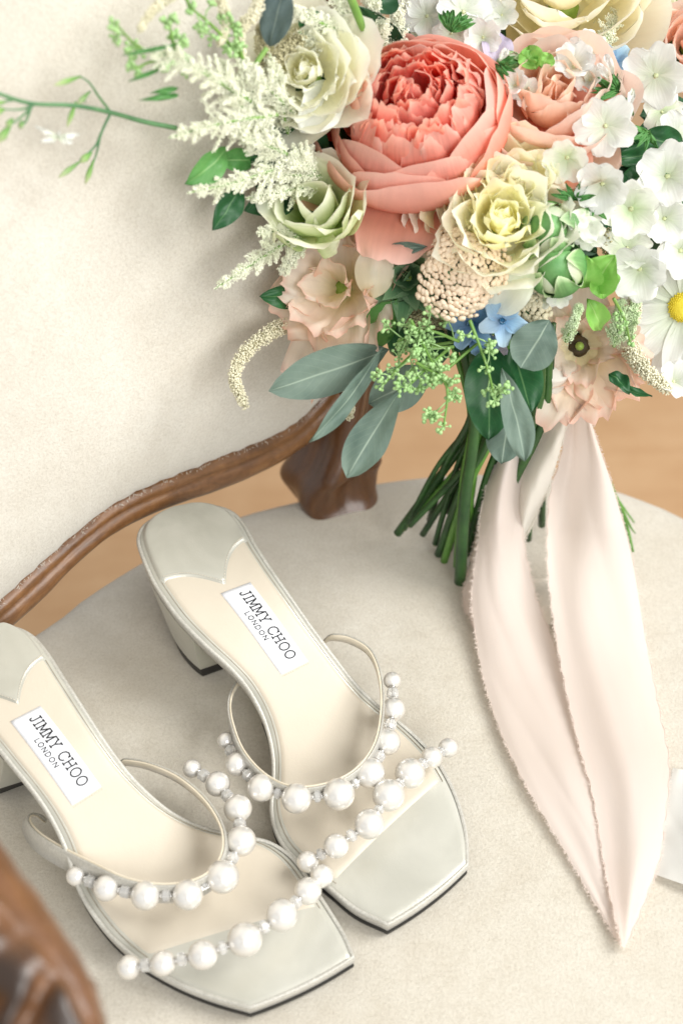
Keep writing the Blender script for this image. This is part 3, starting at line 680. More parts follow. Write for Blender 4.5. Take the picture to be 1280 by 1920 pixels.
D2 = dict(heel=(5, 1180), toe=(568, 1845), mid=(330, 1640), side=-1, lean=(.05, .62),
  left=[(0, 1172), (-45, 1185), (-80, 1210), (-98, 1240), (-95, 1270), (-78, 1312), (-45, 1358), (-12, 1398), (22, 1440), (56, 1482), (84, 1522), (106, 1562), (122, 1600), (134, 1640), (150, 1680), (176, 1722), (212, 1765), (262, 1807), (330, 1846), (400, 1874), (468, 1893)],
  right=[(0, 1172), (35, 1176), (68, 1194), (96, 1228), (124, 1272), (155, 1320), (186, 1368), (215, 1410), (246, 1450), (282, 1487), (320, 1518), (365, 1542), (415, 1558), (465, 1566), (510, 1578), (550, 1606), (585, 1652), (620, 1705), (648, 1752), (666, 1796)],
  toeline=[(262, 1807), (616, 1698)], heart=[(-60, 1312), (36, 1323), (88, 1244)], hcut=(0, 1412), hb=[(-42, 1448), (24, 1521)],
  label=[(76, 1323), (190, 1474), (135, 1509), (20, 1352)],
  band=[(212, 1440, .022, .005), (226, 1429, .030, .006), (240, 1426, .033, .006), (282, 1434, .037, .007), (335, 1458, .041, .008), (385, 1502, .044, .009), (415, 1556, .046, .010), (412, 1606, .047, .011), (376, 1643, .047, .012), (310, 1656, .046, .012), (240, 1645, .044, .012), (178, 1617, .041, .012), (118, 1587, .037, .012), (76, 1560, .033, .011), (58, 1538, .028, .008), (64, 1528, .024, .007), (84, 1542, .016, .005)],
  rear=[(360, 1441, .028, 18), (408, 1470, .033, 24), (446, 1516, .037, 27), (452, 1577, .040, 29), (417, 1644, .042, 32), (352, 1678, .042, 29), (273, 1679, .040, 28), (200, 1665, .036, 25), (144, 1642, .030, 20)],
  front=[(603, 1643, .030, 22), (577, 1671, .033, 26), (528, 1716, .038, 31), (459, 1762, .040, 33), (380, 1791, .039, 28), (306, 1806, .034, 24), (242, 1814, .026, 23)],
  fa=(600, 1680), fb=(250, 1800))
sandal(D1, 'grey pearl sandal on the right, standing whole with its block heel in view')
sandal(D2, 'grey pearl sandal nearer the wooden armrest, heel cut off by left edge')

# ------------------------------------------------------------------ bouquet
BASE = at_z(862, 1060, 0)
bq = thing('bouquet', 'hand-tied bouquet with a big coral garden rose, white phlox, astilbe and eucalyptus', 'bouquet', (BASE.x, BASE.y, 0))
BO = ROOTLOC[bq]
def front_depth(px, py):
    r2 = ((px - 930) / 480) ** 2 + ((py - 320) / 430) ** 2
    t = min(1, max(0, (py - 540) / 160)); return .865 - max(.125 * math.sqrt(max(0.0, 1 - r2)), .085 * t * t * (3 - 2 * t))
def dep(px, py, off=0.0):
    d = front_depth(px, py)
    if px < 760:
        m_ = back_depth(px, py) - .062; return min(d + off, m_ + max(-.04, min(.006, off)))
    return d + off
def bp(px, py, off=0.0): return at_d(px, py, dep(px, py, off))
CORE = at_d(900, 420, .95)

def petal(name, L, Wd, a0, a1, cup=.05, r0=0.0, z0=0.0, ruf=0.0, rfreq=5, frill=0.0, notch=0.0, base=.25, um=.6, k=2.2, seed=0, nu=12, nv=13, point=0.0, curl=0.0, twist=0.0):
    """petal in flower space (axis +Z): grows from radius r0 / height z0 in +X, heading angle a0 -> a1 measured from the axis"""
    rg = random.Random(seed); K = 48
    th_ = [R(a0 + (a1 - a0) * (i / K) + (curl * max(0, (i / K - .75) / .25) ** 2)) for i in range(K + 1)]
    rr = [r0]; zz = [z0]
    for i in range(K): rr.append(rr[-1] + L / K * math.sin(th_[i])); zz.append(zz[-1] + L / K * math.cos(th_[i]))
    v = []; uv = []; so = rg.uniform(0, 100)
    for i in range(nu):
        u = i / (nu - 1); u_ = 1 - (1 - u) ** 1.2
        for j in range(nv):
            x = -1 + 2 * j / (nv - 1)
            w_ = (base + (1 - base) * math.sin(min(1, u_ / um) * math.pi / 2) ** 1.2) if u_ < um else 1 - (.16 + point * 1.6) * ((u_ - um) / (1 - um)) ** 2
            rt = (.40 if k < 3 else .26) * (1 - math.sqrt(max(0, 1 - abs(x) ** (2.0 if k < 3 else 2.6)))) + point * 1.6 * abs(x) * .6
            s_ = u_ * (1 - min(.8, rt)) * (1 - notch * math.exp(-(x / .3) ** 2) * u_ ** 3) * (1 + frill * noise.noise(Vector((x * 3.2, so, 0))) * u_ ** 4 + frill * .5 * noise.noise(Vector((x * 9, so, 5))) * u_ ** 6)
            s_c = min(1, max(0, s_)); idx = s_c * K; a = int(min(K - 1, idx)); f = idx - a
            r = rr[a] * (1 - f) + rr[a + 1] * f; z = zz[a] * (1 - f) + zz[a + 1] * f; t = th_[a]
            if s_ > 1: r += (s_ - 1) * L * math.sin(t); z += (s_ - 1) * L * math.cos(t)
            lat = x * w_ * Wd * (1 + .04 * noise.noise(Vector((u * 5, x, so))))
            if cup: al = lat / cup; al = max(-1.9, min(1.9, al)); y = cup * math.sin(al); ins = cup * (1 - math.cos(al))
            else: y, ins = lat, 0
            e = (abs(x) ** 1.5 * .7 + u_ ** 2 * .6) * u_
            rf = ruf * e * (math.sin(x * rfreq + u_ * 4 + so) + .8 * math.sin(x * rfreq * 2.3 + so * 2 - u_ * 3) * abs(x)) + ruf * .5 * noise.noise(Vector((x * 2, u_ * 3, so)))
            n_in = ins + rf
            v.append(Vector((r - math.cos(t) * n_in, y + twist * u_ * x * L, z + math.sin(t) * n_in))); uv.append((j / (nv - 1), u))
    return mk_mesh(name, v, grid_faces(nu, nv), uv)
def small_core(rad, hgt, zc=0.0, n=10):
    v, f, u = tube([(0, 0, zc - hgt), (0, 0, zc - hgt * .6), (0, 0, zc - hgt * .2), (0, 0, zc)], [rad * .3, rad * .8, rad, rad * .7], n); return mk_mesh('core', v, f, u)
def flower(name, px, py, tilt, roll, rings, off=0.0, core=None, scale=1.0, corem='greencore', label=None, dz=None):
    """rings: list of dicts(n, mat, variants, jit, **petal args); tilt = (right, up) lean of the flower axis away from the viewer direction"""
    p = bp(px, py, off) if dz is None else at_d(px, py, dz); vd = (CAM - p).normalized(); ax = (vd + RT * tilt[0] + UP * tilt[1]).normalized()
    Mx = Matrix.Translation(p - BO) @ frame(ax, roll) @ Matrix.Scale(scale, 4)
    o = link(name, core or small_core(.006, .02), M[corem], bq); o.matrix_local = Mx
    if label: o['label'] = label
    ang = 0
    for ri, rg in enumerate(rings):
        g = dict(rg); n = g.pop('n'); mat = M[g.pop('mat')]; var = g.pop('var', 3); jit = g.pop('jit', 8); ph = g.pop('ph', None); arc = g.pop('arc', 360); pn = g.pop('pn', 'petal'); sj = g.pop('sj', .08); sd = g.pop('seed', 0); offx = g.pop('offx', (0, 0))
        ms = [petal(pn, seed=ri * 100 + k + sd, **g) for k in range(var)]
        for m_ in ms: m_.materials.append(mat)
        ang += 37 if ph is None else 0
        for k in range(n):
            a = (ph if ph is not None else ang) + arc * k / n + rnd(-jit, jit)
            c = bpy.data.objects.new(pn, ms[k % var]); COL.objects.link(c); c.parent = o
            c.matrix_local = Matrix.Translation((offx[0], offx[1], 0)) @ Matrix.Rotation(R(a), 4, 'Z') @ Matrix.Rotation(R(rnd(-jit, jit) * .4), 4, 'Y') @ Matrix.Diagonal((1 + rnd(-sj, sj), 1 + rnd(-sj, sj), 1 + rnd(-sj, sj), 1))
    return o

# --- leaves
def leaf(name, A, Bp, width, mat, dA=0.0, dB=0.0, fold=.25, bend=.0, roll=0.0, shape=.45, parent=None, serr=0.0, absd=None, sharp=1.0, wave=0.0007, label=None):
    """leaf from base pixel A to tip pixel B, width in px"""
    a = at_d(*A, absd[0]) if absd else bp(*A, dA); b = at_d(*Bp, absd[1]) if absd else bp(*Bp, dB)
    d = b - a; L = d.length; d.normalize(); vd = (CAM - a).normalized(); x = d.cross(vd).normalized(); n_ = x.cross(d).normalized()
    x2 = x * math.cos(roll) + n_ * math.sin(roll); n2 = x2.cross(d).normalized()
    if n2.dot(vd) < 0: n2 = -n2
    hw = width * ((a - CAM).dot(FW)) / F / 2; v = []; uv = []; nu, nv = 18, 9; so = rnd(0, 50)
    for i in range(nu):
        u = i / (nu - 1); w_ = math.sin(math.pi * u ** (math.log(.5) / math.log(shape))) ** (.75 * sharp) if 0 < u < 1 else .02
        if u > .8 and sharp > 1: w_ *= 1
        for j in range(nv):
            t = -1 + 2 * j / (nv - 1)
            sw = 1 + serr * math.sin(u * 60) * (abs(t) == 1)
            c = a + d * (L * u) + n2 * (bend * L * math.sin(u * math.pi) + .0012 * noise.noise(Vector((u * 4, t * 2, so))) * 2 + wave * math.sin(u * 11 + so) * abs(t))
            v.append(c + x2 * (t * hw * w_ * sw) + n2 * (fold * abs(t) * hw * w_)); uv.append((j / (nv - 1), u))
    o = part(name, v, grid_faces(nu, nv), M[mat], parent or bq, bq, uvs=uv)
    if label: o['label'] = label
    return o
def stem(name, pts, rad, mat, parent=None, n=20, root_=None):
    P = catmull([tuple(p) for p in pts], n); r = rad if not isinstance(rad, tuple) else [rad[0] + (rad[1] - rad[0]) * i / (n - 1) for i in range(n)]
    tv, tf, tu = tube(P, r, 8); return part(name, tv, tf, M[mat], parent or bq, bq, uvs=tu)

# --- hidden heart of dark foliage that fills the bunch between the flowers
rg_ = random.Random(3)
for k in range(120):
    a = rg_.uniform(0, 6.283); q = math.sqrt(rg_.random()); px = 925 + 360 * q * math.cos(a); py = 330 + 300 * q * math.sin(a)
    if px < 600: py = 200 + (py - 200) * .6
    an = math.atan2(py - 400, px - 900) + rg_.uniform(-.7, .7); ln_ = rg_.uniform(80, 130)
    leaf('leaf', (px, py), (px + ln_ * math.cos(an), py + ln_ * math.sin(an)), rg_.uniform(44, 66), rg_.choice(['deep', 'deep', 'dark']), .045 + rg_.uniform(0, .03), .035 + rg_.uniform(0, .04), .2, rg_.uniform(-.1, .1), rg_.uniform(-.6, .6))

# --- the big coral garden rose
GR = [dict(n=6, mat='coral_in', L=.018, Wd=.007, a0=20, a1=-34, cup=.006, r0=.002, z0=.016, ruf=.0012, jit=28, var=4),
      dict(n=9, mat='coral_in', L=.025, Wd=.0085, a0=24, a1=-26, cup=.010, r0=.007, z0=.010, ruf=.0016, jit=28, var=5, frill=.14),
      dict(n=13, mat='coral_in', L=.031, Wd=.0095, a0=26, a1=-24, cup=.014, r0=.012, z0=.004, ruf=.0018, jit=26, var=6, frill=.14),
      dict(n=17, mat='coral_in', L=.035, Wd=.0100, a0=30, a1=-28, cup=.018, r0=.017, z0=-.001, ruf=.0018, jit=22, var=6, frill=.14),
      dict(n=20, mat='coral_in', L=.038, Wd=.0105, a0=36, a1=-34, cup=.022, r0=.021, z0=-.005, ruf=.0018, jit=18, var=6, frill=.14),
      dict(n=16, mat='coral', L=.044, Wd=.013, a0=52, a1=-44, cup=.026, r0=.020, z0=-.010, ruf=.0014, jit=12, var=5, frill=.10),
      dict(n=8, mat='coral', L=.062, Wd=.026, a0=84, a1=-36, cup=.038, r0=.011, z0=-.026, ruf=.0008, jit=8, var=4, base=.4, um=.5, k=3),
      dict(n=7, mat='coral', L=.067, Wd=.032, a0=90, a1=-34, cup=.041, r0=.010, z0=-.029, ruf=.0008, jit=8, var=4, base=.4, um=.55, k=3, frill=.03),
      dict(n=5, mat='coral_out', L=.068, Wd=.038, a0=92, a1=-24, cup=.045, r0=.010, z0=-.032, ruf=.0008, jit=8, var=3, base=.4, um=.55, k=3, frill=.03)]
rose = flower('coral_rose', 780, 240, (-.10, .50), .3, GR, off=.006, core=small_core(.012, .03, -.02), corem='coral', scale=1.12, label='large open coral garden rose')
def guard(fl, ang, L, Wd, a0, a1, z0, mat, seed=1, **k):
    m_ = petal('guard_petal', L, Wd, a0, a1, seed=seed, z0=z0, nu=16, nv=15, **k); m_.materials.append(M[mat]); c = bpy.data.objects.new('guard_petal', m_); COL.objects.link(c); c.parent = fl
    c.matrix_local = Matrix.Rotation(R(ang), 4, 'Z'); return c
rp = bp(780, 230, .006); ra = ((CAM - rp).normalized() + RT * -.10 + UP * .50).normalized()
rose.matrix_local = Matrix.Translation(rp - BO) @ frame(ra, 0) @ Matrix.Diagonal((1.06, .89, 1, 1)) @ Matrix.Rotation(.3, 4, 'Z') @ Matrix.Scale(1.12, 4)
A0 = -90 - math.degrees(.3)
guard(rose, A0 - 6, .050, .025, 84, 66, -.020, 'coral_out', 3, cup=.060, r0=.026, base=.5, um=.6, ruf=.002, frill=.05, curl=20)
guard(rose, A0 + 66, .086, .032, 88, 46, -.036, 'coral_out', 8, cup=.060, r0=.008, base=.5, um=.6, ruf=.001, frill=.03)
guard(rose, A0 + 92, .084, .030, 90, 40, -.036, 'coral_out', 9, cup=.060, r0=.008, base=.5, um=.6, ruf=.001)
guard(rose, A0 - 92, .070, .030, 90, 22, -.034, 'coral_out', 12, cup=.050, r0=.008, base=.5, um=.6, ruf=.001)
guard(rose, A0 - 60, .074, .030, 90, 24, -.034, 'coral_out', 14, cup=.050, r0=.008, base=.5, um=.6, ruf=.001)

def rose_rings(mi, mo, s=1.0, openness=0, ruf=.0014, frill=.03, guards=True):
    r = [dict(n=4, mat=mi, L=.015, Wd=.008, a0=14, a1=-26, cup=.007, r0=.0015, z0=.008, ruf=ruf, jit=22),
         dict(n=5, mat=mi, L=.021, Wd=.012, a0=30, a1=-16, cup=.010, r0=.005, z0=.005, ruf=ruf, jit=22, frill=frill),
         dict(n=6, mat=mi, L=.027, Wd=.016, a0=48, a1=-10 + openness, cup=.015, r0=.008, z0=.001, ruf=ruf, jit=18, frill=frill),
         dict(n=5, mat=mo, L=.035, Wd=.020, a0=64, a1=-6 + openness, cup=.022, r0=.009, z0=-.004, ruf=ruf, jit=16, frill=frill, base=.4),
         dict(n=5, mat=mo, L=.042, Wd=.025, a0=76, a1=4 + openness, cup=.028, r0=.007, z0=-.010, ruf=ruf, jit=14, base=.4, k=2.6, frill=frill)]
    if guards: r += [dict(n=5, mat=mo, L=.048, Wd=.026, a0=84, a1=8 + openness * 1.6, cup=.034, r0=.005, z0=-.015, ruf=ruf, jit=10, base=.4, k=2.6, frill=frill, curl=20)]
    return r
# peach rose half hidden to the right of the coral one, seen from its side
f = flower('peach_rose', 1032, 218, (.05, .75), .1, rose_rings('peach', 'peachpink', openness=-4), off=.028, scale=1.22, core=small_core(.008, .02), corem='mid')
A1 = -90 - math.degrees(.1)
guard(f, A1 - 30, .056, .026, 86, 30, -.015, 'peachpink', 2, cup=.04, r0=.004, base=.5, um=.6)
guard(f, A1 + 16, .056, .026, 86, 34, -.015, 'peachpink', 4, cup=.04, r0=.004, base=.5, um=.6)
# yellow rose left of the coral rose
f = flower('pale_yellow_rose', 582, 142, (-.2, .2), .5, rose_rings('yel', 'yel', openness=18, ruf=.002, frill=.08), off=.004, scale=.88)
leaf('petal', (625, 160), (565, 248), 84, 'white', -.004, -.016, .35, .08, .2, .5, sharp=.8)
# garden rose below the coral rose
f = flower('butter_yellow_rose', 862, 402, (-.25, .2), 1.0, rose_rings('yelin', 'yel', openness=16, ruf=.0016, frill=.04), off=.020, scale=.78)
f = flower('butter_yellow_rose', 962, 365, (.15, .35), 2.0, rose_rings('yelin', 'yelin', openness=16, ruf=.0018, frill=.08, guards=False), off=.018, scale=.95)
f = flower('pale_yellow_rose', 940, 430, (.05, .40), 1.0, rose_rings('yelin', 'yel', openness=8, ruf=.0026, frill=.12), off=.004, scale=.96)
leaf('petal', (992, 475), (928, 588), 100, 'whitegreen', -.004, -.010, .4, .10, -.2, .55, sharp=.7)
leaf('petal', (985, 440), (955, 550), 92, 'yel', .004, -.004, .4, .10, -.2, .5, sharp=.7)
# cream roses at the top right
flower('cream_rose', 1055, 5, (.0, .55), .7, rose_rings('cream', 'cream', openness=10, ruf=.001), off=.03, scale=1.55)
flower('cream_rose', 1250, 0, (.1, .4), 1.7, rose_rings('yel', 'cream', openness=10, ruf=.001), off=.02, scale=1.25)
flower('peach_rose', 1290, 90, (.2, .2), .7, rose_rings('peachpink', 'peachpink', openness=0, ruf=.001), off=.03, scale=.7)

# --- lisianthus
def lis_rings(m, s=1, open_=30, ruf=.004, fr=.16, n1=5, n2=5):
    return [dict(n=3, mat=m, L=.028, Wd=.017, a0=34, a1=open_ - 6, cup=.012, r0=.003, z0=.0, ruf=ruf * .6, rfreq=7, frill=fr, jit=12, nu=14, nv=17, k=4, um=.7),
            dict(n=n1, mat=m, L=.038, Wd=.022, a0=46, a1=open_ + 4, cup=.030, r0=.003, z0=-.004, ruf=ruf, rfreq=8, frill=fr, jit=10, nu=16, nv=21, k=4, um=.7, curl=20),
            dict(n=n2, mat=m, L=.044, Wd=.026, a0=64, a1=open_ + 26, cup=.044, r0=.004, z0=-.008, ruf=ruf, rfreq=8, frill=fr, jit=10, nu=16, nv=21, k=4, um=.7, curl=26)]
f = flower('peach_lisianthus', 640, 540, (-.35, .1), .2, lis_rings('lispeach', n2=4), off=.006, scale=.93, corem='greencore', label='ruffled peach lisianthus with a rolled cream petal')
guard(f, -120, .062, .020, 70, 74, -.006, 'lispeach', 21, cup=.05, r0=.004, base=.4, um=.72, k=4, ruf=.004, rfreq=8, frill=.2)
guard(f, -95, .050, .020, 60, 66, -.004, 'lispeach', 22, cup=.05, r0=.004, base=.4, um=.72, k=4, ruf=.004, rfreq=8, frill=.2)
leaf('petal', (700, 560), (703, 462), 74, 'cream', -.012, -.006, -.7, .16, .0, .5, sharp=.6)
f = flower('lisianthus_bud', 598, 405, (-.15, .45), .9, [dict(n=3, mat='lisgreen', L=.030, Wd=.015, a0=30, a1=-16, cup=.014, r0=.003, z0=-.004, ruf=.001, jit=10, base=.4),
    dict(n=4, mat='lisgreen', L=.036, Wd=.026, a0=40, a1=2, cup=.020, r0=.004, z0=-.008, ruf=.0018, jit=12, base=.4, k=3, frill=.06, curl=30),
    dict(n=3, mat='lisgreen', L=.040, Wd=.028, a0=50, a1=20, cup=.028, r0=.004, z0=-.010, ruf=.0034, jit=14, base=.5, k=3, frill=.14, curl=50, nv=19)], off=-.014, scale=1.12, label='half open greenish white lisianthus')
leaf('petal', (592, 468), (634, 450), 46, 'lisgreen', -.022, -.026, -.4, .2, .0, .5, sharp=.7)
f = flower('peach_lisianthus', 1088, 650, (.1, -.05), .4, [dict(n=5, mat='lispeach', L=.030, Wd=.016, a0=10, a1=52, cup=.016, r0=.010, z0=-.02, ruf=.003, rfreq=8, frill=.16, jit=14, nu=14, nv=17, k=4, um=.7, curl=30),
    dict(n=5, mat='lispeach', L=.046, Wd=.026, a0=38, a1=82, cup=.05, r0=.008, z0=-.022, ruf=.0045, rfreq=9, frill=.18, jit=14, nu=16, nv=21, k=4, um=.7, curl=20)], off=.014, scale=.80, core=small_core(.0085, .012, -.012), corem='darkcore', label='wide open peach lisianthus with a dark throat')
pv, pf = uvsphere(12, 8); pm = mk_mesh('pistil', [Vector((q.x * .0032, q.y * .0032, -.008 + q.z * .006)) for q in pv], pf); pm.materials.append(M['greencore']); pc_ = bpy.data.objects.new('pistil', pm); COL.objects.link(pc_); pc_.parent = f
A2 = -90 - math.degrees(.4)
for (da, L_, w_, a1_, z_) in ((-28, .058, .024, 74, -.016), (4, .054, .026, 70, -.018), (38, .050, .024, 66, -.016), (66, .052, .022, 60, -.018), (120, .046, .018, 40, -.014), (-60, .040, .020, 60, -.014)):
    guard(f, A2 + da, L_, w_, 50, a1_, z_, 'lispeach', int(da + 100), cup=.05, r0=.006, base=.35, um=.72, k=4, ruf=.0042, rfreq=9, frill=.2, curl=26)
# --- phlox and other white flowers
PM = {}
def phlox(px, py, tilt=(0, 0), s=1.0, mat='white', off=0.0, roll=0.0, cup=False, dz=None):
    rings = [dict(n=5, mat=mat, L=.0165, Wd=.0088, a0=76 if not cup else 40, a1=92 if not cup else 78, cup=.03, r0=.0012, z0=0, ruf=.0009, rfreq=4, notch=.10, jit=5, base=.3, um=.66, k=2.6, nu=9, nv=9, sj=.06)]
    return flower('phlox_flower', px, py, tilt, roll, rings, off=off, scale=s, core=small_core(.0014, .016, .0006, 8), corem='creamgreen_s', dz=dz)
M['creamgreen_s'] = mat_simple('pale_green_tube', srgb(196, 206, 150), srgb(224, 230, 190), 200, .6)
for a in ((1134, 236, (-.05, .05), 1.28, 'white', -.016, .2), (1228, 142, (.05, .0), 1.40, 'white', -.012, .5), (1062, 296, (-.3, -.2), 1.25, 'whitegreen', -.004, .9, True), (1128, 345, (.1, -.4), 1.3, 'white', -.010, .3, True),
          (1182, 392, (.1, -.3), 1.3, 'whitegreen', -.006, 1.2, True), (1085, 425, (-.3, -.1), .7, 'whitegreen', -.006, .4), (1105, 440, (.3, -.3), .75, 'whitegreen', -.010, .1),
          (1250, 330, (.1, -.1), 1.55, 'white', -.008, .6, True), (1268, 255, (.3, .1), 1.4, 'white', .004, .3), (1245, 410, (.1, -.2), 1.5, 'white', -.004, .9, True), (1275, 470, (.3, .0), 1.5, 'white', .0, .2, True), (1240, 210, (.2, -.2), 1.1, 'whitegreen', .012, .8),
          (1198, 505, (-.2, -.1), 1.6, 'white', -.004, .5, True), (1175, 465, (-.1, .1), 1.1, 'whitegreen', .004, 1.0), (1075, 125, (-.2, .4), 1.0, 'white', -.002, .3, True), (1100, 92, (.3, .5), .8, 'white', .002, .9), (1105, 150, (-.4, .3), .8, 'white', -.004, 1.9, True),
          (965, 160, (-.2, .3), .8, 'white', .004, .4, True), (985, 172, (.3, .2), .7, 'white', .006, 1.4), (1045, 550, (-.1, -.1), .85, 'whitegreen', .0, .7, True), (1022, 553, (-.4, .0), .6, 'whitegreen', .004, .2),
          (800, 30, (-.1, .3), 1.4, 'white', .01, .4), (868, 22, (.1, .3), 1.4, 'white', .008, .9), (905, 70, (.2, .2), 1.15, 'white', .006, .1, True), (845, 62, (-.2, .2), .9, 'white', .012, 1.2), (905, 15, (.2, .5), 1.1, 'white', .012, .3), (770, 10, (-.3, .4), .9, 'white', .02, .5), (940, 28, (.1, .3), .9, 'white', .016, .2),
          (1262, 715, (.1, .1), 1.2, 'white', .008, .4, True), (760, 80, (-.1, .4), .8, 'whitegreen', .02, 2), (665, 112, (-.1, .4), .7, 'whitegreen', .02, 2), (1140, 40, (.1, .5), .8, 'white', .03, .5), (1100, 395, (0, 0), .8, 'whitegreen', .0, 1.5)):
    phlox(a[0], a[1], (a[2][0] + rnd(-.25, .25), a[2][1] + rnd(-.25, .25)), a[3] * rnd(.60, .82), a[4], a[5], a[6], len(a) > 7)
leaf('petal', (925, 60), (935, 130), 60, 'lilac', .012, .014, .3, .1, .2, .55, sharp=.6)
# pale hydrangea-like bracts
for (A, B, wd) in (((1090, 405), (1118, 452), 46), ((1100, 395), (1068, 430), 40)): leaf('petal', A, B, wd, 'whitegreen', -.012, -.014, .2, .05, .1, .55, sharp=.6)
# daisy
def daisy(px, py, tilt, s, off):
    v = []; f = []
    r = [dict(n=21, mat='white', L=.036, Wd=.0062, a0=82, a1=98, cup=.012, r0=.007, z0=0, ruf=.0010, notch=.08, frill=.05, jit=6, base=.5, um=.7, k=3, sj=.12, var=5, nu=12, nv=7),
         dict(n=15, mat='white', L=.033, Wd=.0060, a0=74, a1=84, cup=.012, r0=.007, z0=.001, ruf=.0010, notch=.08, frill=.05, jit=10, base=.5, um=.7, k=3, sj=.14, var=5, nu=12, nv=7)]
    cv, cf = uvsphere(20, 10); cv = [Vector((q.x * .0088, q.y * .0088, q.z * .005)) for q in cv]
    o = flower('daisy', px, py, tilt, .3, r, off=off, scale=s, core=mk_mesh('core', cv, cf), corem='yellow', label='white daisy with a yellow centre cut by the right edge')
    mb = MB()
    for k in range(170):
        rr = .0086 * math.sqrt((k + .5) / 170); a = k * 2.39996; z = .0045 * math.sqrt(max(0, 1 - (rr / .0105) ** 2)); c = Vector((rr * math.cos(a), rr * math.sin(a), z))
        mb.add([c + Vector(q) * .00062 * (1, 1, 2)[0] for q in OV], OF)
    me_ = mk_mesh('disc_floret', mb.v, mb.f); me_.materials.append(M['yellow']); c = bpy.data.objects.new('disc_floret', me_); COL.objects.link(c); c.parent = o; c['kind'] = 'stuff'
    return o
daisy(1281, 575, (-.05, -.15), 1.02, -.012)

# --- blue tweedia
def tweedia(px, py, tilt, s, mat, off, roll):
    o = flower('blue_flower', px, py, tilt, roll, [dict(n=5, mat=mat, L=.0125, Wd=.0052, a0=66, a1=104, cup=.008, r0=.0018, z0=0, ruf=.0006, jit=6, base=.45, um=.6, k=2.2, nu=10, nv=7),
       dict(n=5, mat=mat, L=.0036, Wd=.0011, a0=10, a1=-10, cup=.002, r0=.0014, z0=.0002, jit=2, nu=5, nv=5, pn='corona_lobe')], off=off, scale=s, core=small_core(.0020, .008, .0014, 10), corem='tealeye')
    return o
tweedia(941, 602, (.1, .15), 1.0, 'blue', -.014, .35); tweedia(884, 608, (-.3, .1), 1.05, 'bluedark', -.008, 1.1); tweedia(898, 628, (-.2, -.4), .9, 'bluedark', -.004, .1); tweedia(1150, 118, (.1, .5), .9, 'blue', .008, .3)
leaf('petal', (938, 628), (934, 668), 34, 'lilac', -.006, -.006, .4, .1, 0, .6, sharp=.6)

# --- yarrow heads made of small florets
def fl_mesh(name):
    v, f = uvsphere(8, 5); v = [Vector((q.x * (1 + .16 * math.cos(5 * math.atan2(q.y, q.x))), q.y * (1 + .16 * math.cos(5 * math.atan2(q.y, q.x))), q.z * .7 + (-.25 if q.z > .9 else 0))) for q in v]; return mk_mesh(name, v, f)
FLT = fl_mesh('floret'); FLT.materials.append(M['yarrow']); FLT2 = fl_mesh('floret'); FLT2.materials.append(M['yarrow2'])
def yarrow(px, py, rx, ry, n, me_, off, rad, tilt=(0, 0)):
    p = bp(px, py, off); Mx = Matrix.Translation(p - BO) @ frame((CAM - p).normalized() + RT * tilt[0] + UP * tilt[1], 0)
    cv, cf = uvsphere(12, 8); sc = p.length; k = (p - CAM).dot(FW) / F; cv = [Vector((q.x * rx * k * .72, q.y * ry * k * .72, q.z * rx * k * .30)) for q in cv]
    o = link('yarrow_head', mk_mesh('yarrow_head', cv, cf), M['succ'], bq); o.matrix_local = Mx
    for i in range(n):
        r = math.sqrt((i + .5) / n); a = i * 2.39996; lump = .32 * noise.noise(Vector((math.cos(a) * 1.6, math.sin(a) * 1.6, 7 + px * .01)))
        x = r * math.cos(a) * rx * k * (1 + lump); y = r * math.sin(a) * ry * k * (1 + lump); z = rx * k * (.40 * math.sqrt(max(0, 1 - r * r * .95)) + .24 * noise.noise(Vector((x * 75, y * 75, 0))))
        c = bpy.data.objects.new('floret', me_); COL.objects.link(c); c.parent = o; s_ = rad * rnd(.7, 1.3)
        nn = Vector((x, y, z * 1.6)).normalized(); c.matrix_local = Matrix.Translation((x + rnd(-1, 1) * .0007, y + rnd(-1, 1) * .0007, z)) @ nn.to_track_quat('Z', 'Y').to_matrix().to_4x4() @ Matrix.Rotation(rnd(0, 6), 4, 'Z') @ Matrix.Scale(s_, 4)
    return o
yarrow(868, 512, 82, 90, 290, FLT, -.006, .00185, (-.1, .1))
yarrow(998, 578, 34, 46, 60, FLT2, .006, .0019)

# --- green ranunculus buds
def bud(px, py, s, off, roll, tilt=(-.2, .25)):
    v, f = uvsphere(16, 12); v = [Vector((q.x * .84, q.y * .84, q.z * .98)) * .0118 for q in v]
    o = flower('green_bud', px, py, tilt, roll, [dict(n=3, mat='lisgreen', L=.027, Wd=.0105, a0=78, a1=-62, cup=.0125, r0=.004, z0=-.0115, jit=10, base=.6, um=.5, k=2.2),
       dict(n=5, mat='sepal', L=.033, Wd=.0098, a0=84, a1=-70, cup=.0118, r0=.004, z0=-.0135, jit=6, base=.6, um=.42, k=2, point=.12, pn='sepal', ruf=.0006)], off=off, scale=s, core=mk_mesh('core', v, f), corem='budmat')
    return o
M['budmat'] = mat_simple('bud_core', srgb(84, 138, 76), srgb(120, 168, 104), 120, .5)
bud(1026, 430, 1.05, -.004, .2); bud(1041, 500, 1.12, -.008, 1.4); bud(955, 122, .5, .01, .3)
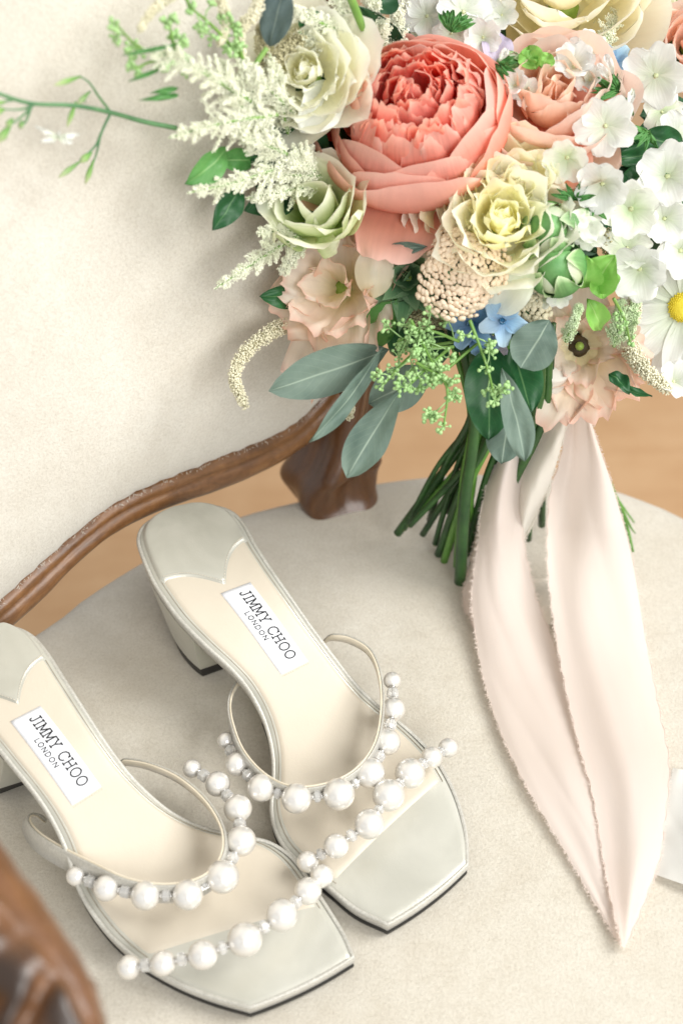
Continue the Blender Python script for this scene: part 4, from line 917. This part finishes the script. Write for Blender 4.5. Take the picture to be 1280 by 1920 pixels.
# --- rosette between the lisianthus and the yarrow
flower('green_rosette', 765, 520, (-.1, .1), .3, [dict(n=4, mat='succ', L=.008, Wd=.004, a0=20, a1=-20, cup=.005, r0=.001, z0=.004, jit=8),
   dict(n=6, mat='succ', L=.014, Wd=.0065, a0=50, a1=0, cup=.008, r0=.002, z0=.001, jit=8, point=.3), dict(n=7, mat='succ', L=.020, Wd=.008, a0=70, a1=40, cup=.012, r0=.002, z0=-.002, jit=8, point=.3),
   dict(n=8, mat='succ', L=.026, Wd=.0095, a0=84, a1=70, cup=.02, r0=.002, z0=-.004, jit=8, point=.3)], off=.012, scale=1.05)
leaf('leaf', (720, 470), (800, 462), 26, 'eu', -.002, -.004, .3, .05)
# --- lime bracts
for (A, B, wd, r_) in (((1110, 545), (1152, 478), 74, .2), ((1092, 540), (1100, 480), 60, -.3), ((1120, 500), (1130, 560), 60, .4), ((1100, 560), (1125, 620), 46, .3)): leaf('bract', A, B, wd, 'lime', -.010, -.016, .45, .12, r_, .45)
for (A, B, wd) in (((1005, 130), (990, 85), 48), ((1015, 128), (1030, 100), 40), ((985, 120), (1002, 96), 34)): leaf('bract', A, B, wd, 'lime', .0, -.006, .45, .12, .2, .45)
# --- needle-like sepals near the phlox
for (cx, cy, n, sp, ln_, a0) in ((1158, 172, 9, 2.2, 52, -2.6), (845, 60, 12, 1.6, 52, -1.2), (1170, 185, 7, 1.6, 46, 2.0), (1075, 375, 6, 2.6, 44, -1.6), (1110, 385, 5, 2.6, 44, 1.0), (930, 120, 5, 1.8, 40, .4), (1215, 250, 6, 2.4, 42, 2.4)):
    for k in range(n):
        a = a0 + sp * (k / max(1, n - 1) - .5) + rnd(-.1, .1); leaf('sepal', (cx, cy), (cx + ln_ * math.cos(a), cy + ln_ * math.sin(a) * .8), 11, 'mid', -.004, -.012 + rnd(-.004, .004), .3, .1)
for (A, B) in (((1145, 150), (1118, 118)), ((1150, 140), (1135, 102)), ((1185, 170), (1178, 200)), ((1215, 120), (1200, 90)), ((935, 115), (950, 92))): leaf('phlox_bud', A, B, 15, 'white', -.014, -.018, .7, .1, 0, .6, sharp=.6)

# --- visible leaves round the rim
leaf('leaf', (452, 345), (398, 432), 52, 'dark', .0, -.006, .3, .10, .3, .5, sharp=1.15)
leaf('leaf', (425, 275), (346, 345), 54, 'mid', .0, -.006, .3, .16, .4, .55, sharp=1.0)
leaf('leaf', (560, 350), (460, 395), 70, 'deep', .01, .0, .2, .05, .2); leaf('leaf', (545, 390), (480, 350), 60, 'deep', .012, .004, .2, .05)
leaf('leaf', (560, 550), (488, 556), 46, 'dark', .006, -.002, .3, .12, .2, .55); leaf('leaf', (470, 300), (400, 300), 44, 'mid', .004, 0, .2, .1)
leaf('leaf', (745, 560), (652, 640), 80, 'mid', .004, -.004, .35, .1, .3, .5, serr=.12); leaf('leaf', (740, 590), (690, 655), 46, 'mid', .012, .006, .3, .1)
for (A, B, wd) in (((1150, 300), (1245, 285), 46), ((1200, 255), (1280, 275), 60), ((1160, 350), (1225, 320), 50), ((1190, 330), (1160, 380), 40), ((1210, 290), (1165, 240), 50)): leaf('leaf', A, B, wd, 'dark', .012, .004, .3, .1)
leaf('leaf', (1140, 702), (1180, 738), 34, 'dark', .008, .002, .3, .1, .6); leaf('leaf', (1160, 725), (1222, 744), 16, 'dark', .004, .0, .5, -.05, .5)
leaf('leaf', (700, 20), (740, -20), 60, 'deep', .02, .02); leaf('leaf', (600, 60), (560, 20), 50, 'dark', .02, .02)
# eucalyptus leaves
leaf('eucalyptus_leaf', (728, 655), (503, 733), 86, 'eu', -.010, -.030, .12, .06, .15, .55, sharp=.85)
leaf('eucalyptus_leaf', (718, 650), (581, 829), 40, 'eu', -.030, -.050, .35, .05, .5, .58, sharp=.95)
leaf('eucalyptus_leaf', (757, 722), (650, 897), 74, 'eu', -.016, -.036, .15, .05, -.2, .66, sharp=.8)
leaf('eucalyptus_leaf', (815, 690), (690, 756), 84, 'eu', .0, -.006, .15, .06, .2, .6, sharp=.85)
leaf('eucalyptus_leaf', (1030, 600), (975, 690), 88, 'eu', -.018, -.026, .12, .05, .1, .6, sharp=.6)
leaf('eucalyptus_leaf', (940, 690), (984, 864), 58, 'eu', -.030, -.046, .2, .06, .3, .62, sharp=.8)
leaf('eucalyptus_leaf', (955, 770), (940, 870), 72, 'eu', -.012, -.024, .12, .05, -.1, .52, sharp=.75)
leaf('leaf', (918, 650), (915, 826), 96, 'dark', -.008, -.022, .2, .05, .1, .5, sharp=.85); leaf('leaf', (960, 650), (995, 775), 78, 'dark', -.004, -.012, .2, .05, .1, .5, sharp=.9)
leaf('leaf', (830, 620), (790, 700), 60, 'deep', .004, .0); leaf('leaf', (880, 650), (840, 610), 50, 'deep', .004, .0)
leaf('eucalyptus_leaf', (505, 88), (535, -30), 62, 'euslate', -.006, -.006, .15, .1, .1, .5, sharp=.9)

# --- fluffy spikes
def twig_fuzz(mb, P, rad, n, size, mode='oct', tipgrow=.3):
    """scatter tiny florets in a sleeve round polyline P (world)"""
    P = [Vector(p) for p in P]; m_ = len(P) - 1
    for k in range(n):
        t = random.random(); i = min(m_ - 1, int(t * m_)); f = t * m_ - i; c = P[i].lerp(P[i + 1], f); r = rad * (1 - t * (1 - tipgrow)); d = rvec(); c = c + d * r * random.random() ** .4; s_ = size * rnd(.6, 1.3)
        q = [c + Vector(o_) * s_ * rnd(.7, 1.3) for o_ in OV]; mb.add(q, OF)
def plume(A, B, wd, off, bend=(0, 0), nb=16, mat='astilbe', dens=1.0, dB=0.0, green=False):
    """astilbe plume: main stalk with tapering side sprays"""
    a = bp(*A, off); b = bp(*B, off + dB); mid = bp((A[0] + B[0]) / 2 + bend[0], (A[1] + B[1]) / 2 + bend[1], off + dB / 2 - .004)
    P = catmull([tuple(a), tuple(mid), tuple(b)], 24); st_ = part('astilbe_plume', *tube(P, [.0011 * (1 - .7 * i / 23) for i in range(24)], 6)[:2], M['stem2'], bq)
    mb = MB(); d = (b - a).normalized(); vd = (CAM - a).normalized(); x = d.cross(vd).normalized(); W_ = wd * (a - CAM).dot(FW) / F
    for k in range(nb):
        t = .05 + .9 * k / nb; c = Vector(P[int(t * 23)]); L = W_ * (1 - t) ** .8 * rnd(.75, 1.1) + .003
        for sgn in (-1, 1):
            L *= rnd(.55, 1.15); dr = (x * sgn * rnd(.35, 1) + d * rnd(.6, 1.2) + vd * rnd(-.6, .9)).normalized(); e = c + dr * L; m2 = c.lerp(e, .5) + d * L * .04
            tv, tf, tu = tube([c, m2, e], [.0005, .0004, .0002], 4); mb.add(tv, tf)
            twig_fuzz(mb, [c, m2, e], .0033, int(L * 12500 * dens) + 10, .00037, tipgrow=.25)
    twig_fuzz(mb, [Vector(p) for p in P[8:]], .0033, int(340 * dens), .0004)
    o = mb.part('floret_mass', M[mat], st_, bq); o['kind'] = 'stuff'; return st_
for a in (((470, 190), (268, 92), 74, -.012, (0, -10)), ((520, 215), (318, 258), 70, -.012, (0, -6)), ((500, 250), (400, 140), 50, -.006), ((560, 220), (440, 105), 56, -.004), ((540, 250), (505, 100), 44, .0), ((450, 200), (410, 110), 40, .0),
          ((560, 300), (352, 362), 62, -.012, (0, 6)), ((600, 330), (468, 322), 46, -.010), ((540, 290), (430, 240), 56, -.014), ((480, 215), (470, 120), 40, -.008), ((590, 320), (540, 290), 50, -.014), ((600, 345), (462, 372), 40, -.008)): plume(*a[:5] if len(a) > 4 else a)
for a in (((560, 440), (402, 542), 44, -.016, (4, -4)), ((560, 430), (482, 436), 26, -.012), ((570, 450), (525, 515), 24, -.012)): plume(*a[:5] if len(a) > 4 else a, mat='astilbe')
for a in (((690, 110), (560, 60), 54, .004), ((700, 100), (620, -10), 56, .004), ((720, 90), (690, -20), 50, .01), ((740, 110), (745, 10), 40, .012), ((640, 120), (580, 20), 40, .012), ((760, 60), (800, -30), 50, .016), ((660, 70), (520, 5), 40, .0), ((1120, 120), (1160, 10), 40, .012), ((1180, 60), (1150, -20), 30, .02)): plume(*a)
for a in (((1170, 640), (1195, 560), 34, -.004), ((1150, 650), (1165, 560), 26, -.006), ((1060, 640), (1088, 570), 20, -.014)): plume(*a, mat='astgreen')
def rope(pts, wd, mat, offs, n):
    P = [bp(x, y, o_) for (x, y), o_ in zip(pts, offs)]; Q = catmull([tuple(p) for p in P], 30); st_ = part('amaranth_tassel', *tube(Q, .0012, 6)[:2], M['amar2'], bq)
    mb = MB(); W_ = wd * (P[0] - CAM).dot(FW) / F / 2; twig_fuzz(mb, Q, W_, n * 2, .00068, tipgrow=.55); o = mb.part('floret_mass', M[mat], st_, bq); o['kind'] = 'stuff'
rope([(560, 600), (510, 622), (462, 660), (440, 705), (458, 760)], 38, 'amar', [.004, -.004, -.010, -.014, -.016], 1500)
rope([(640, 690), (655, 740), (655, 782)], 30, 'amar', [.006, .0, -.004], 500)
rope([(660, 590), (640, 640), (620, 670)], 44, 'amar2', [.012, .010, .008], 700)
rope([(340, -20), (290, 15), (262, 55)], 24, 'amar', [.0, -.002, -.004], 400)
rope([(500, -20), (480, 20), (450, 60), (452, 110)], 34, 'amar', [.006, .0, .0, .0], 900)
rope([(560, 70), (520, 110), (490, 150)], 44, 'amar2', [.008, .006, .006], 800); rope([(520, 20), (490, 70), (500, 130)], 40, 'amar2', [.012, .010, .012], 700)
rope([(410, -10), (425, 40), (412, 80)], 26, 'amar', [.0, -.002, -.004], 400)
rope([(1170, 640), (1205, 690), (1250, 730)], 44, 'amar', [.004, .002, .002], 1000); rope([(1160, 470), (1185, 530), (1190, 600)], 46, 'amar', [.014, .010, .006], 900)
rope([(1130, 440), (1150, 480), (1165, 540)], 40, 'amar2', [.016, .014, .010], 600); rope([(1190, 340), (1215, 400), (1205, 450)], 36, 'amar2', [.008, .008, .01], 500)
rope([(760, 590), (800, 600), (840, 620)], 50, 'amar2', [.012, .012, .012], 700)

# --- seeded eucalyptus sprigs
SB = uvsphere(8, 6)
def sprig(path, offs, nodes, spread, n_u, sb, seedr=.00108, mat='seed'):
    P = [bp(x, y, o_) for (x, y), o_ in zip(path, offs)]; Q = catmull([tuple(p) for p in P], 40); st_ = part('seeded_sprig', *tube(Q, [.0010 - .0005 * i / 39 for i in range(40)], 6)[:2], M['stem2'], bq)
    mb = MB(); sm = MB(); k_ = (P[0] - CAM).dot(FW) / F
    for k in range(nodes):
        t = (k + 1) / nodes; c = Vector(Q[int(t * 39)]); d = rvec(); vd = (CAM - c).normalized(); d = (d - vd * d.dot(vd) * .6 + (Vector(Q[min(39, int(t * 39) + 1)]) - Vector(Q[max(0, int(t * 39) - 2)])).normalized() * .5).normalized()
        e = c + d * spread * k_ * rnd(.4, 1.0) * (1 if k < nodes - 1 else .05); tv, tf, tu = tube([c, c.lerp(e, .5) + rvec() * .001, e], .00042, 5); sm.add(tv, tf)
        for q in range(n_u):
            g = (rvec() + d * .6).normalized(); h = e + g * sb * 1.15 * k_ * rnd(.6, 1.2); tv, tf, tu = tube([e, h], .00032, 4); sm.add(tv, tf)
            s_ = seedr * rnd(.75, 1.15); mb.add([h + Vector(v_) * s_ for v_ in SB[0]], SB[1])
    o = sm.part('seed_stalks', M['seed'], st_, bq); o['kind'] = 'stuff'; o = mb.part('seed_buds', M[mat], st_, bq); o['kind'] = 'stuff'
random.seed(21)
for a in (([(395, 138), (330, 105), (262, 88), (218, 45)], [-.008] * 4, 7, 26, 9, 12), ([(330, 100), (322, 70), (318, 42)], [-.010] * 3, 4, 18, 9, 12), ([(450, 105), (400, 50), (352, 10)], [-.004] * 3, 6, 24, 8, 12), ([(455, 110), (445, 75), (432, 40)], [-.006] * 3, 6, 22, 8, 12), ([(400, 140), (300, 115), (250, 130)], [-.010] * 3, 4, 20, 8, 11), ([(360, 20), (350, 0), (340, -20)], [-.004] * 3, 3, 20, 8, 11)): sprig(*a)
for a in (([(860, 640), (800, 620), (745, 640)], [-.020, -.030, -.034], 10, 46, 10, 13), ([(850, 650), (780, 660), (720, 720)], [-.022, -.034, -.038], 10, 40, 10, 13), ([(845, 650), (800, 690), (770, 720)], [-.024, -.036, -.040], 10, 40, 10, 13), ([(780, 680), (835, 720), (832, 800)], [-.040, -.044, -.046], 11, 34, 10, 12),
          ([(770, 600), (790, 640), (820, 700)], [-.03, -.036, -.04], 9, 40, 9, 12), ([(880, 600), (910, 680), (928, 750)], [-.026, -.036, -.046], 9, 36, 10, 12), ([(1150, 560), (1170, 600), (1180, 640)], [-.02, -.02, -.02], 4, 16, 8, 10)): sprig(*a)
for (A, B, C_) in (((840, 690), (900, 640), (950, 610)), ((770, 655), (860, 640), (915, 640))): stem('stem', [bp(*A, -.02), bp(*B, -.01), bp(*C_, .01)], .0009, 'stem2')
stem('stem', [bp(655, -10, -.01), bp(680, 50, -.01), bp(712, 110, .0)], .0022, 'stem2')
stem('stem', [bp(500, 90, -.008), bp(478, 125, -.008), bp(482, 155, -.006), (bp(520, 185, .0))], .0013, 'stem2')
# --- trailing jasmine sprig on the left
JD = lambda x, y, o=0: at_d(x, y, back_depth(x, y) - .055 - o)
jas = stem('jasmine_sprig', [JD(330, 240), JD(270, 228), JD(208, 211), JD(140, 198), (JD(60, 194)), JD(0, 176), JD(-60, 150)], (.0013, .0008), 'vine', n=40)
def jstem(pts, r=.0007): return stem('side_stem', [JD(*p) for p in pts], (r, r * .5), 'vine', parent=jas, n=14)
jstem([(208, 211), (185, 180), (168, 155), (150, 143)]); jstem([(208, 211), (190, 250), (182, 285), (168, 325)]); jstem([(190, 250), (178, 275), (150, 300)]); jstem([(170, 172), (160, 180), (160, 192)], .0005)
jstem([(65, 194), (45, 215), (20, 235)]); jstem([(65, 196), (40, 205), (5, 205)]); jstem([(30, 186), (10, 190), (-15, 192)]); jstem([(60, 196), (50, 225), (40, 238)])
def jbud(A, B, wd, mat='vinebud'):
    a = JD(*A); b = JD(*B); Q = [a.lerp(b, t) for t in np.linspace(0, 1, 8)]; w_ = wd * .8 / F / 2; tv, tf, tu = tube(Q, [w_ * q for q in (.35, .5, .7, .85, 1, .9, .6, .15)], 8); tu = [(x, y) for x, y in tu]; part('bud', tv, tf, M[mat], jas, bq, uvs=tu)
for (A, B, wd) in (((152, 143), (102, 160), 9), ((168, 172), (145, 196), 9), ((143, 190), (126, 238), 8), ((172, 285), (150, 305), 12), ((150, 303), (110, 333), 9), ((176, 300), (160, 345), 9), ((20, 235), (-5, 268), 13), ((42, 225), (38, 242), 9), ((8, 205), (-10, 210), 12), ((12, 190), (-12, 196), 8), ((25, 222), (12, 238), 10)): jbud(A, B, wd)
def jleaf(A, B, wd, mat='white', name='petal'): 
    leaf(name, A, B, wd, mat, absd=(back_depth(*A) - .058, back_depth(*B) - .060), parent=jas, fold=.3, bend=.08)
for (A, B, wd) in (((108, 258), (66, 236), 11), ((108, 258), (76, 266), 12), ((108, 258), (150, 252), 12), ((108, 258), (138, 268), 14), ((108, 258), (112, 246), 9)): jleaf(A, B, wd)
for (A, B, wd) in (((330, 84), (228, 104), 8), ((300, 130), (242, 152), 9), ((335, 165), (280, 175), 11), ((335, 178), (262, 188), 12)): leaf('leaf', A, B, wd, 'vinel', -.012, -.014, .4, .05)

# --- cut stems below the binding
random.seed(5)
TIE = at_z(985, 775, .125)
ST = [((745, 1000), .012, 17, 'stem'), ((768, 985), .030, 12, 'stem'), ((792, 1002), .010, 13, 'stem'), ((822, 1040), .006, 17, 'stem'), ((832, 1052), .006, 15, 'stem2s'), ((862, 1092), .005, 22, 'stem'), ((888, 1062), .004, 20, 'stem'), ((900, 1000), .01, 22, 'stem'), ((915, 1030), .004, 18, 'stem'), ((806, 975), .016, 14, 'stem'), ((870, 1010), .012, 16, 'stem2s'), ((990, 1012), .006, 12, 'stem'), ((1015, 985), .01, 14, 'stem'), ((845, 985), .02, 16, 'stem'), ((940, 1010), .006, 18, 'stem'), ((758, 992), .018, 10, 'stem'), ((780, 965), .03, 9, 'stem2s'), ((815, 1020), .012, 11, 'stem'), ((842, 1030), .012, 13, 'stem'), ((855, 1062), .010, 12, 'stem2s'), ((875, 1040), .010, 13, 'stem'), ((835, 960), .028, 12, 'stem'), ((890, 1030), .012, 12, 'stem2s'), ((905, 1050), .006, 13, 'stem')]
M['stem2s'] = mat_simple('bright_green_stem', srgb(72, 124, 44), srgb(104, 154, 64), 60, .4)
for k, ((x, y), z, wd, mt) in enumerate(ST):
    b = at_z(x, y, z); off = Vector((rnd(-.012, .012), rnd(-.010, .012), rnd(-.006, .006))); t = TIE + off - RT * .022 * (1 if x < 900 else 0) - FW * .004; up_ = t + (t - b).normalized() * .05 + Vector((-.01, .01, 0)); r = wd * .88 / F / 2
    mid_ = b.lerp(t, .5) + Vector((rnd(-.003, .003), rnd(-.003, .003), .003))
    d0 = (b - mid_).normalized(); s_ = stem('stem', [up_, t, mid_, b], (r * .85, r * 1.05), mt, n=24)
    tv, tf, tu = tube([b - d0 * .0002, b + d0 * .0007], [r * .99, r * .8], 10, upv=UP); part('cut_end', tv, tf, M['cut'], s_, bq)
for (pts, wd) in (([(1120, 880), (1160, 940), (1188, 980)], 6), ([(1140, 900), (1172, 980), (1186, 1035)], 9), ([(1150, 920), (1180, 985), (1190, 1000)], 5)):
    P = [at_z(x, y, z) for (x, y), z in zip(pts, (.045, .02, .004))]; stem('stem', P, (wd * .9 / F / 2, wd * .5 / F / 2), 'stem2s', n=12)
# silk wound round the stems under the flowers
tv = []; 
ax_ = (TIE - at_z(880, 1040, .01)).normalized(); 
P = [TIE + ax_ * t for t in np.linspace(-.006, .03, 14)]
tv, tf, tu = tube([p + RT * .004 + Vector((0, .008, 0)) for p in P], [.014 + .0006 * math.sin(i * 2.1) for i in range(14)], 28); part('binding', tv, tf, M['ivory'], bq, uvs=tu)

# ------------------------------------------------------------------ ribbons
def ribbon(name, label, Lp, Rp, zp, mat, loc, nr=130, nc=26, fold=0.0, fray=(1, 1), group=None, seed=0, lift=.0, wave=.0016, tip=None, flen=1.0):
    root = thing(name, label, 'ribbon', loc, group) ; n = min(len(Lp), len(Rp))
    l = resample(Lp, nr, 600); r = resample(Rp, nr, 600); tz = np.linspace(0, 1, nr); zz = np.interp(tz, [q[0] for q in zp], [q[1] for q in zp]); zz = np.convolve(np.pad(zz, nr // 8, 'edge'), np.ones(2 * (nr // 8) + 1) / (2 * (nr // 8) + 1), 'valid')
    v = []; uv = []; ed = [[], []]
    for i in range(nr):
        for j in range(nc):
            t = j / (nc - 1); px = l[i][0] * (1 - t) + r[i][0] * t; py = l[i][1] * (1 - t) + r[i][1] * t
            u = i / (nr - 1)
            dz = wave * (1 + math.sin(t * 5.2 + seed + u * 3.5)) * .5 * min(1, 8 * t * (1 - t) + .25) + fold * math.exp(-((t - .5 - .12 * math.sin(u * 5 + seed)) / .2) ** 2) + .0028 * noise.noise(Vector((u * 3.6, t * 1.7 + u * 1.5, seed))) + .0010 * abs(noise.noise(Vector((u * 2.2 + 5, t * 3 - u * 3, seed + 3))))
            ww = abs(r[i][0] - l[i][0]) / 60; dz *= min(1, ww) ** 1.5
            z = zz[i] + max(-.2, dz) + lift + .006 * math.sin(t * 5 + seed + u * 5) * min(1, zz[i] / .05) ** 2
            p = at_z(px, py, z); v.append(p); uv.append((t, u))
            if j in (0, nc - 1): ed[0 if j == 0 else 1].append(p)
    sh = part('silk', v, grid_faces(nr, nc), M[mat], root, uvs=uv)
    mb = MB(); rg2 = random.Random(seed + 4)
    for s_, E in enumerate(ed):
        if not fray[s_]: continue
        for k in range(int(nr * 5.5)):
            x = rg2.random() * (nr - 1.001); i = int(x); p = E[i].lerp(E[i + 1], x - i); o_ = (E[i] - ed[1 - s_][i]).normalized(); al = (E[i + 1] - E[i]).normalized()
            if (E[i] - ed[1 - s_][i]).length < .003: continue
            Lh = rg2.uniform(.0008, .0030) * flen; q = p + (o_ * rg2.uniform(.5, 1) + al * rg2.uniform(-.2, 1.1)).normalized() * Lh + Vector((0, 0, rg2.uniform(-.0004, .001))); w_ = al * .00013; m_ = p.lerp(q, .6) + al * rg2.uniform(-.0004, .0004)
            mb.add([p - w_ - o_ * .0004, p + w_ - o_ * .0004, m_ + w_, m_ - w_, q], [(0, 1, 2, 3), (3, 2, 4)])
        # loose edge thread
        Q = [E[i] + (E[i] - ed[1 - s_][i]).normalized() * .0006 * math.sin(i * 1.3) for i in range(0, nr - 2, 1)]
        tv, tf, tu = tube(Q, .00022, 4); mb.add(tv, tf)
    o = mb.part('frayed_thread', M[mat], root, smooth=False); o['kind'] = 'stuff'; return root
ribbon('ribbon', 'ivory silk ribbon strip hanging from the stems between the blush tails', [(1000, 735), (985, 800), (972, 860), (968, 930), (978, 1005)], [(1072, 738), (1060, 800), (1042, 870), (1015, 945), (984, 1012)], [(0, .140), (.5, .088), (1, .030)], 'ivory', tuple(at_z(990, 1010, .0)), nr=50, seed=2, flen=.6)
ribbon('ribbon', 'left blush silk tail of the bouquet ribbon, frayed along its outer edge', [(945, 790), (925, 860), (905, 940), (893, 1040), (884, 1120), (893, 1200), (908, 1280), (942, 1380), (990, 1480), (1050, 1580), (1110, 1685), (1162, 1772)],
       [(990, 790), (985, 862), (978, 930), (980, 1000), (990, 1060), (1008, 1130), (1035, 1200), (1062, 1290), (1092, 1390), (1125, 1490), (1155, 1590), (1172, 1690), (1174, 1776)], [(0, .118), (.08, .090), (.16, .055), (.27, .022), (.36, .008), (.5, .004), (1, .003)], 'blush', tuple(at_z(1000, 1450, .0)), fold=.0016, fray=(1, 1), seed=5)
ribbon('ribbon', 'right blush silk tail of the bouquet ribbon, ending in the lowest point', [(1066, 735), (1052, 850), (1030, 930), (1025, 1040), (1034, 1140), (1052, 1250), (1080, 1380), (1108, 1480), (1122, 1560), (1135, 1640), (1150, 1710), (1166, 1776)],
       [(1090, 735), (1120, 830), (1150, 920), (1175, 1010), (1190, 1080), (1210, 1200), (1235, 1330), (1254, 1440), (1243, 1560), (1236, 1610), (1205, 1700), (1172, 1777)], [(0, .136), (.12, .088), (.25, .048), (.37, .020), (.5, .009), (1, .0062)], 'blush', tuple(at_z(1150, 1450, .0)), fold=.0022, fray=(1, 1), seed=9, flen=.8)
ribbon('ribbon', 'small blush silk end peeping out behind the left tail by the stems', [(935, 872), (905, 960), (880, 1060), (868, 1120), (880, 1160), (905, 1200)], [(985, 880), (960, 960), (940, 1060), (930, 1120), (935, 1160), (935, 1200)], [(0, .085), (.4, .03), (.7, .004), (1, .002)], 'blush', tuple(at_z(880, 1150, .0)), nr=50, seed=12)
ribbon('ribbon', 'white silk ribbon end lying flat at the right edge of the seat', [(1262, 1440), (1246, 1500), (1236, 1570), (1228, 1640)], [(1380, 1460), (1390, 1540), (1400, 1640), (1400, 1700)], [(0, .002), (1, .0016)], 'whitesilk', tuple(at_z(1270, 1560, .0)), nr=40, seed=15, flen=.25, wave=.0035)
# loops of ribbon lying on the seat behind the two tails
ribbon('ribbon', 'white silk loop on the seat in the gap between the blush tails', [(985, 1085), (1005, 1120), (1020, 1170)], [(1050, 1085), (1055, 1125), (1060, 1175)], [(0, .003), (.5, .009), (1, .003)], 'ivory', tuple(at_z(1020, 1130, .0)), nr=30, seed=18, flen=.8)
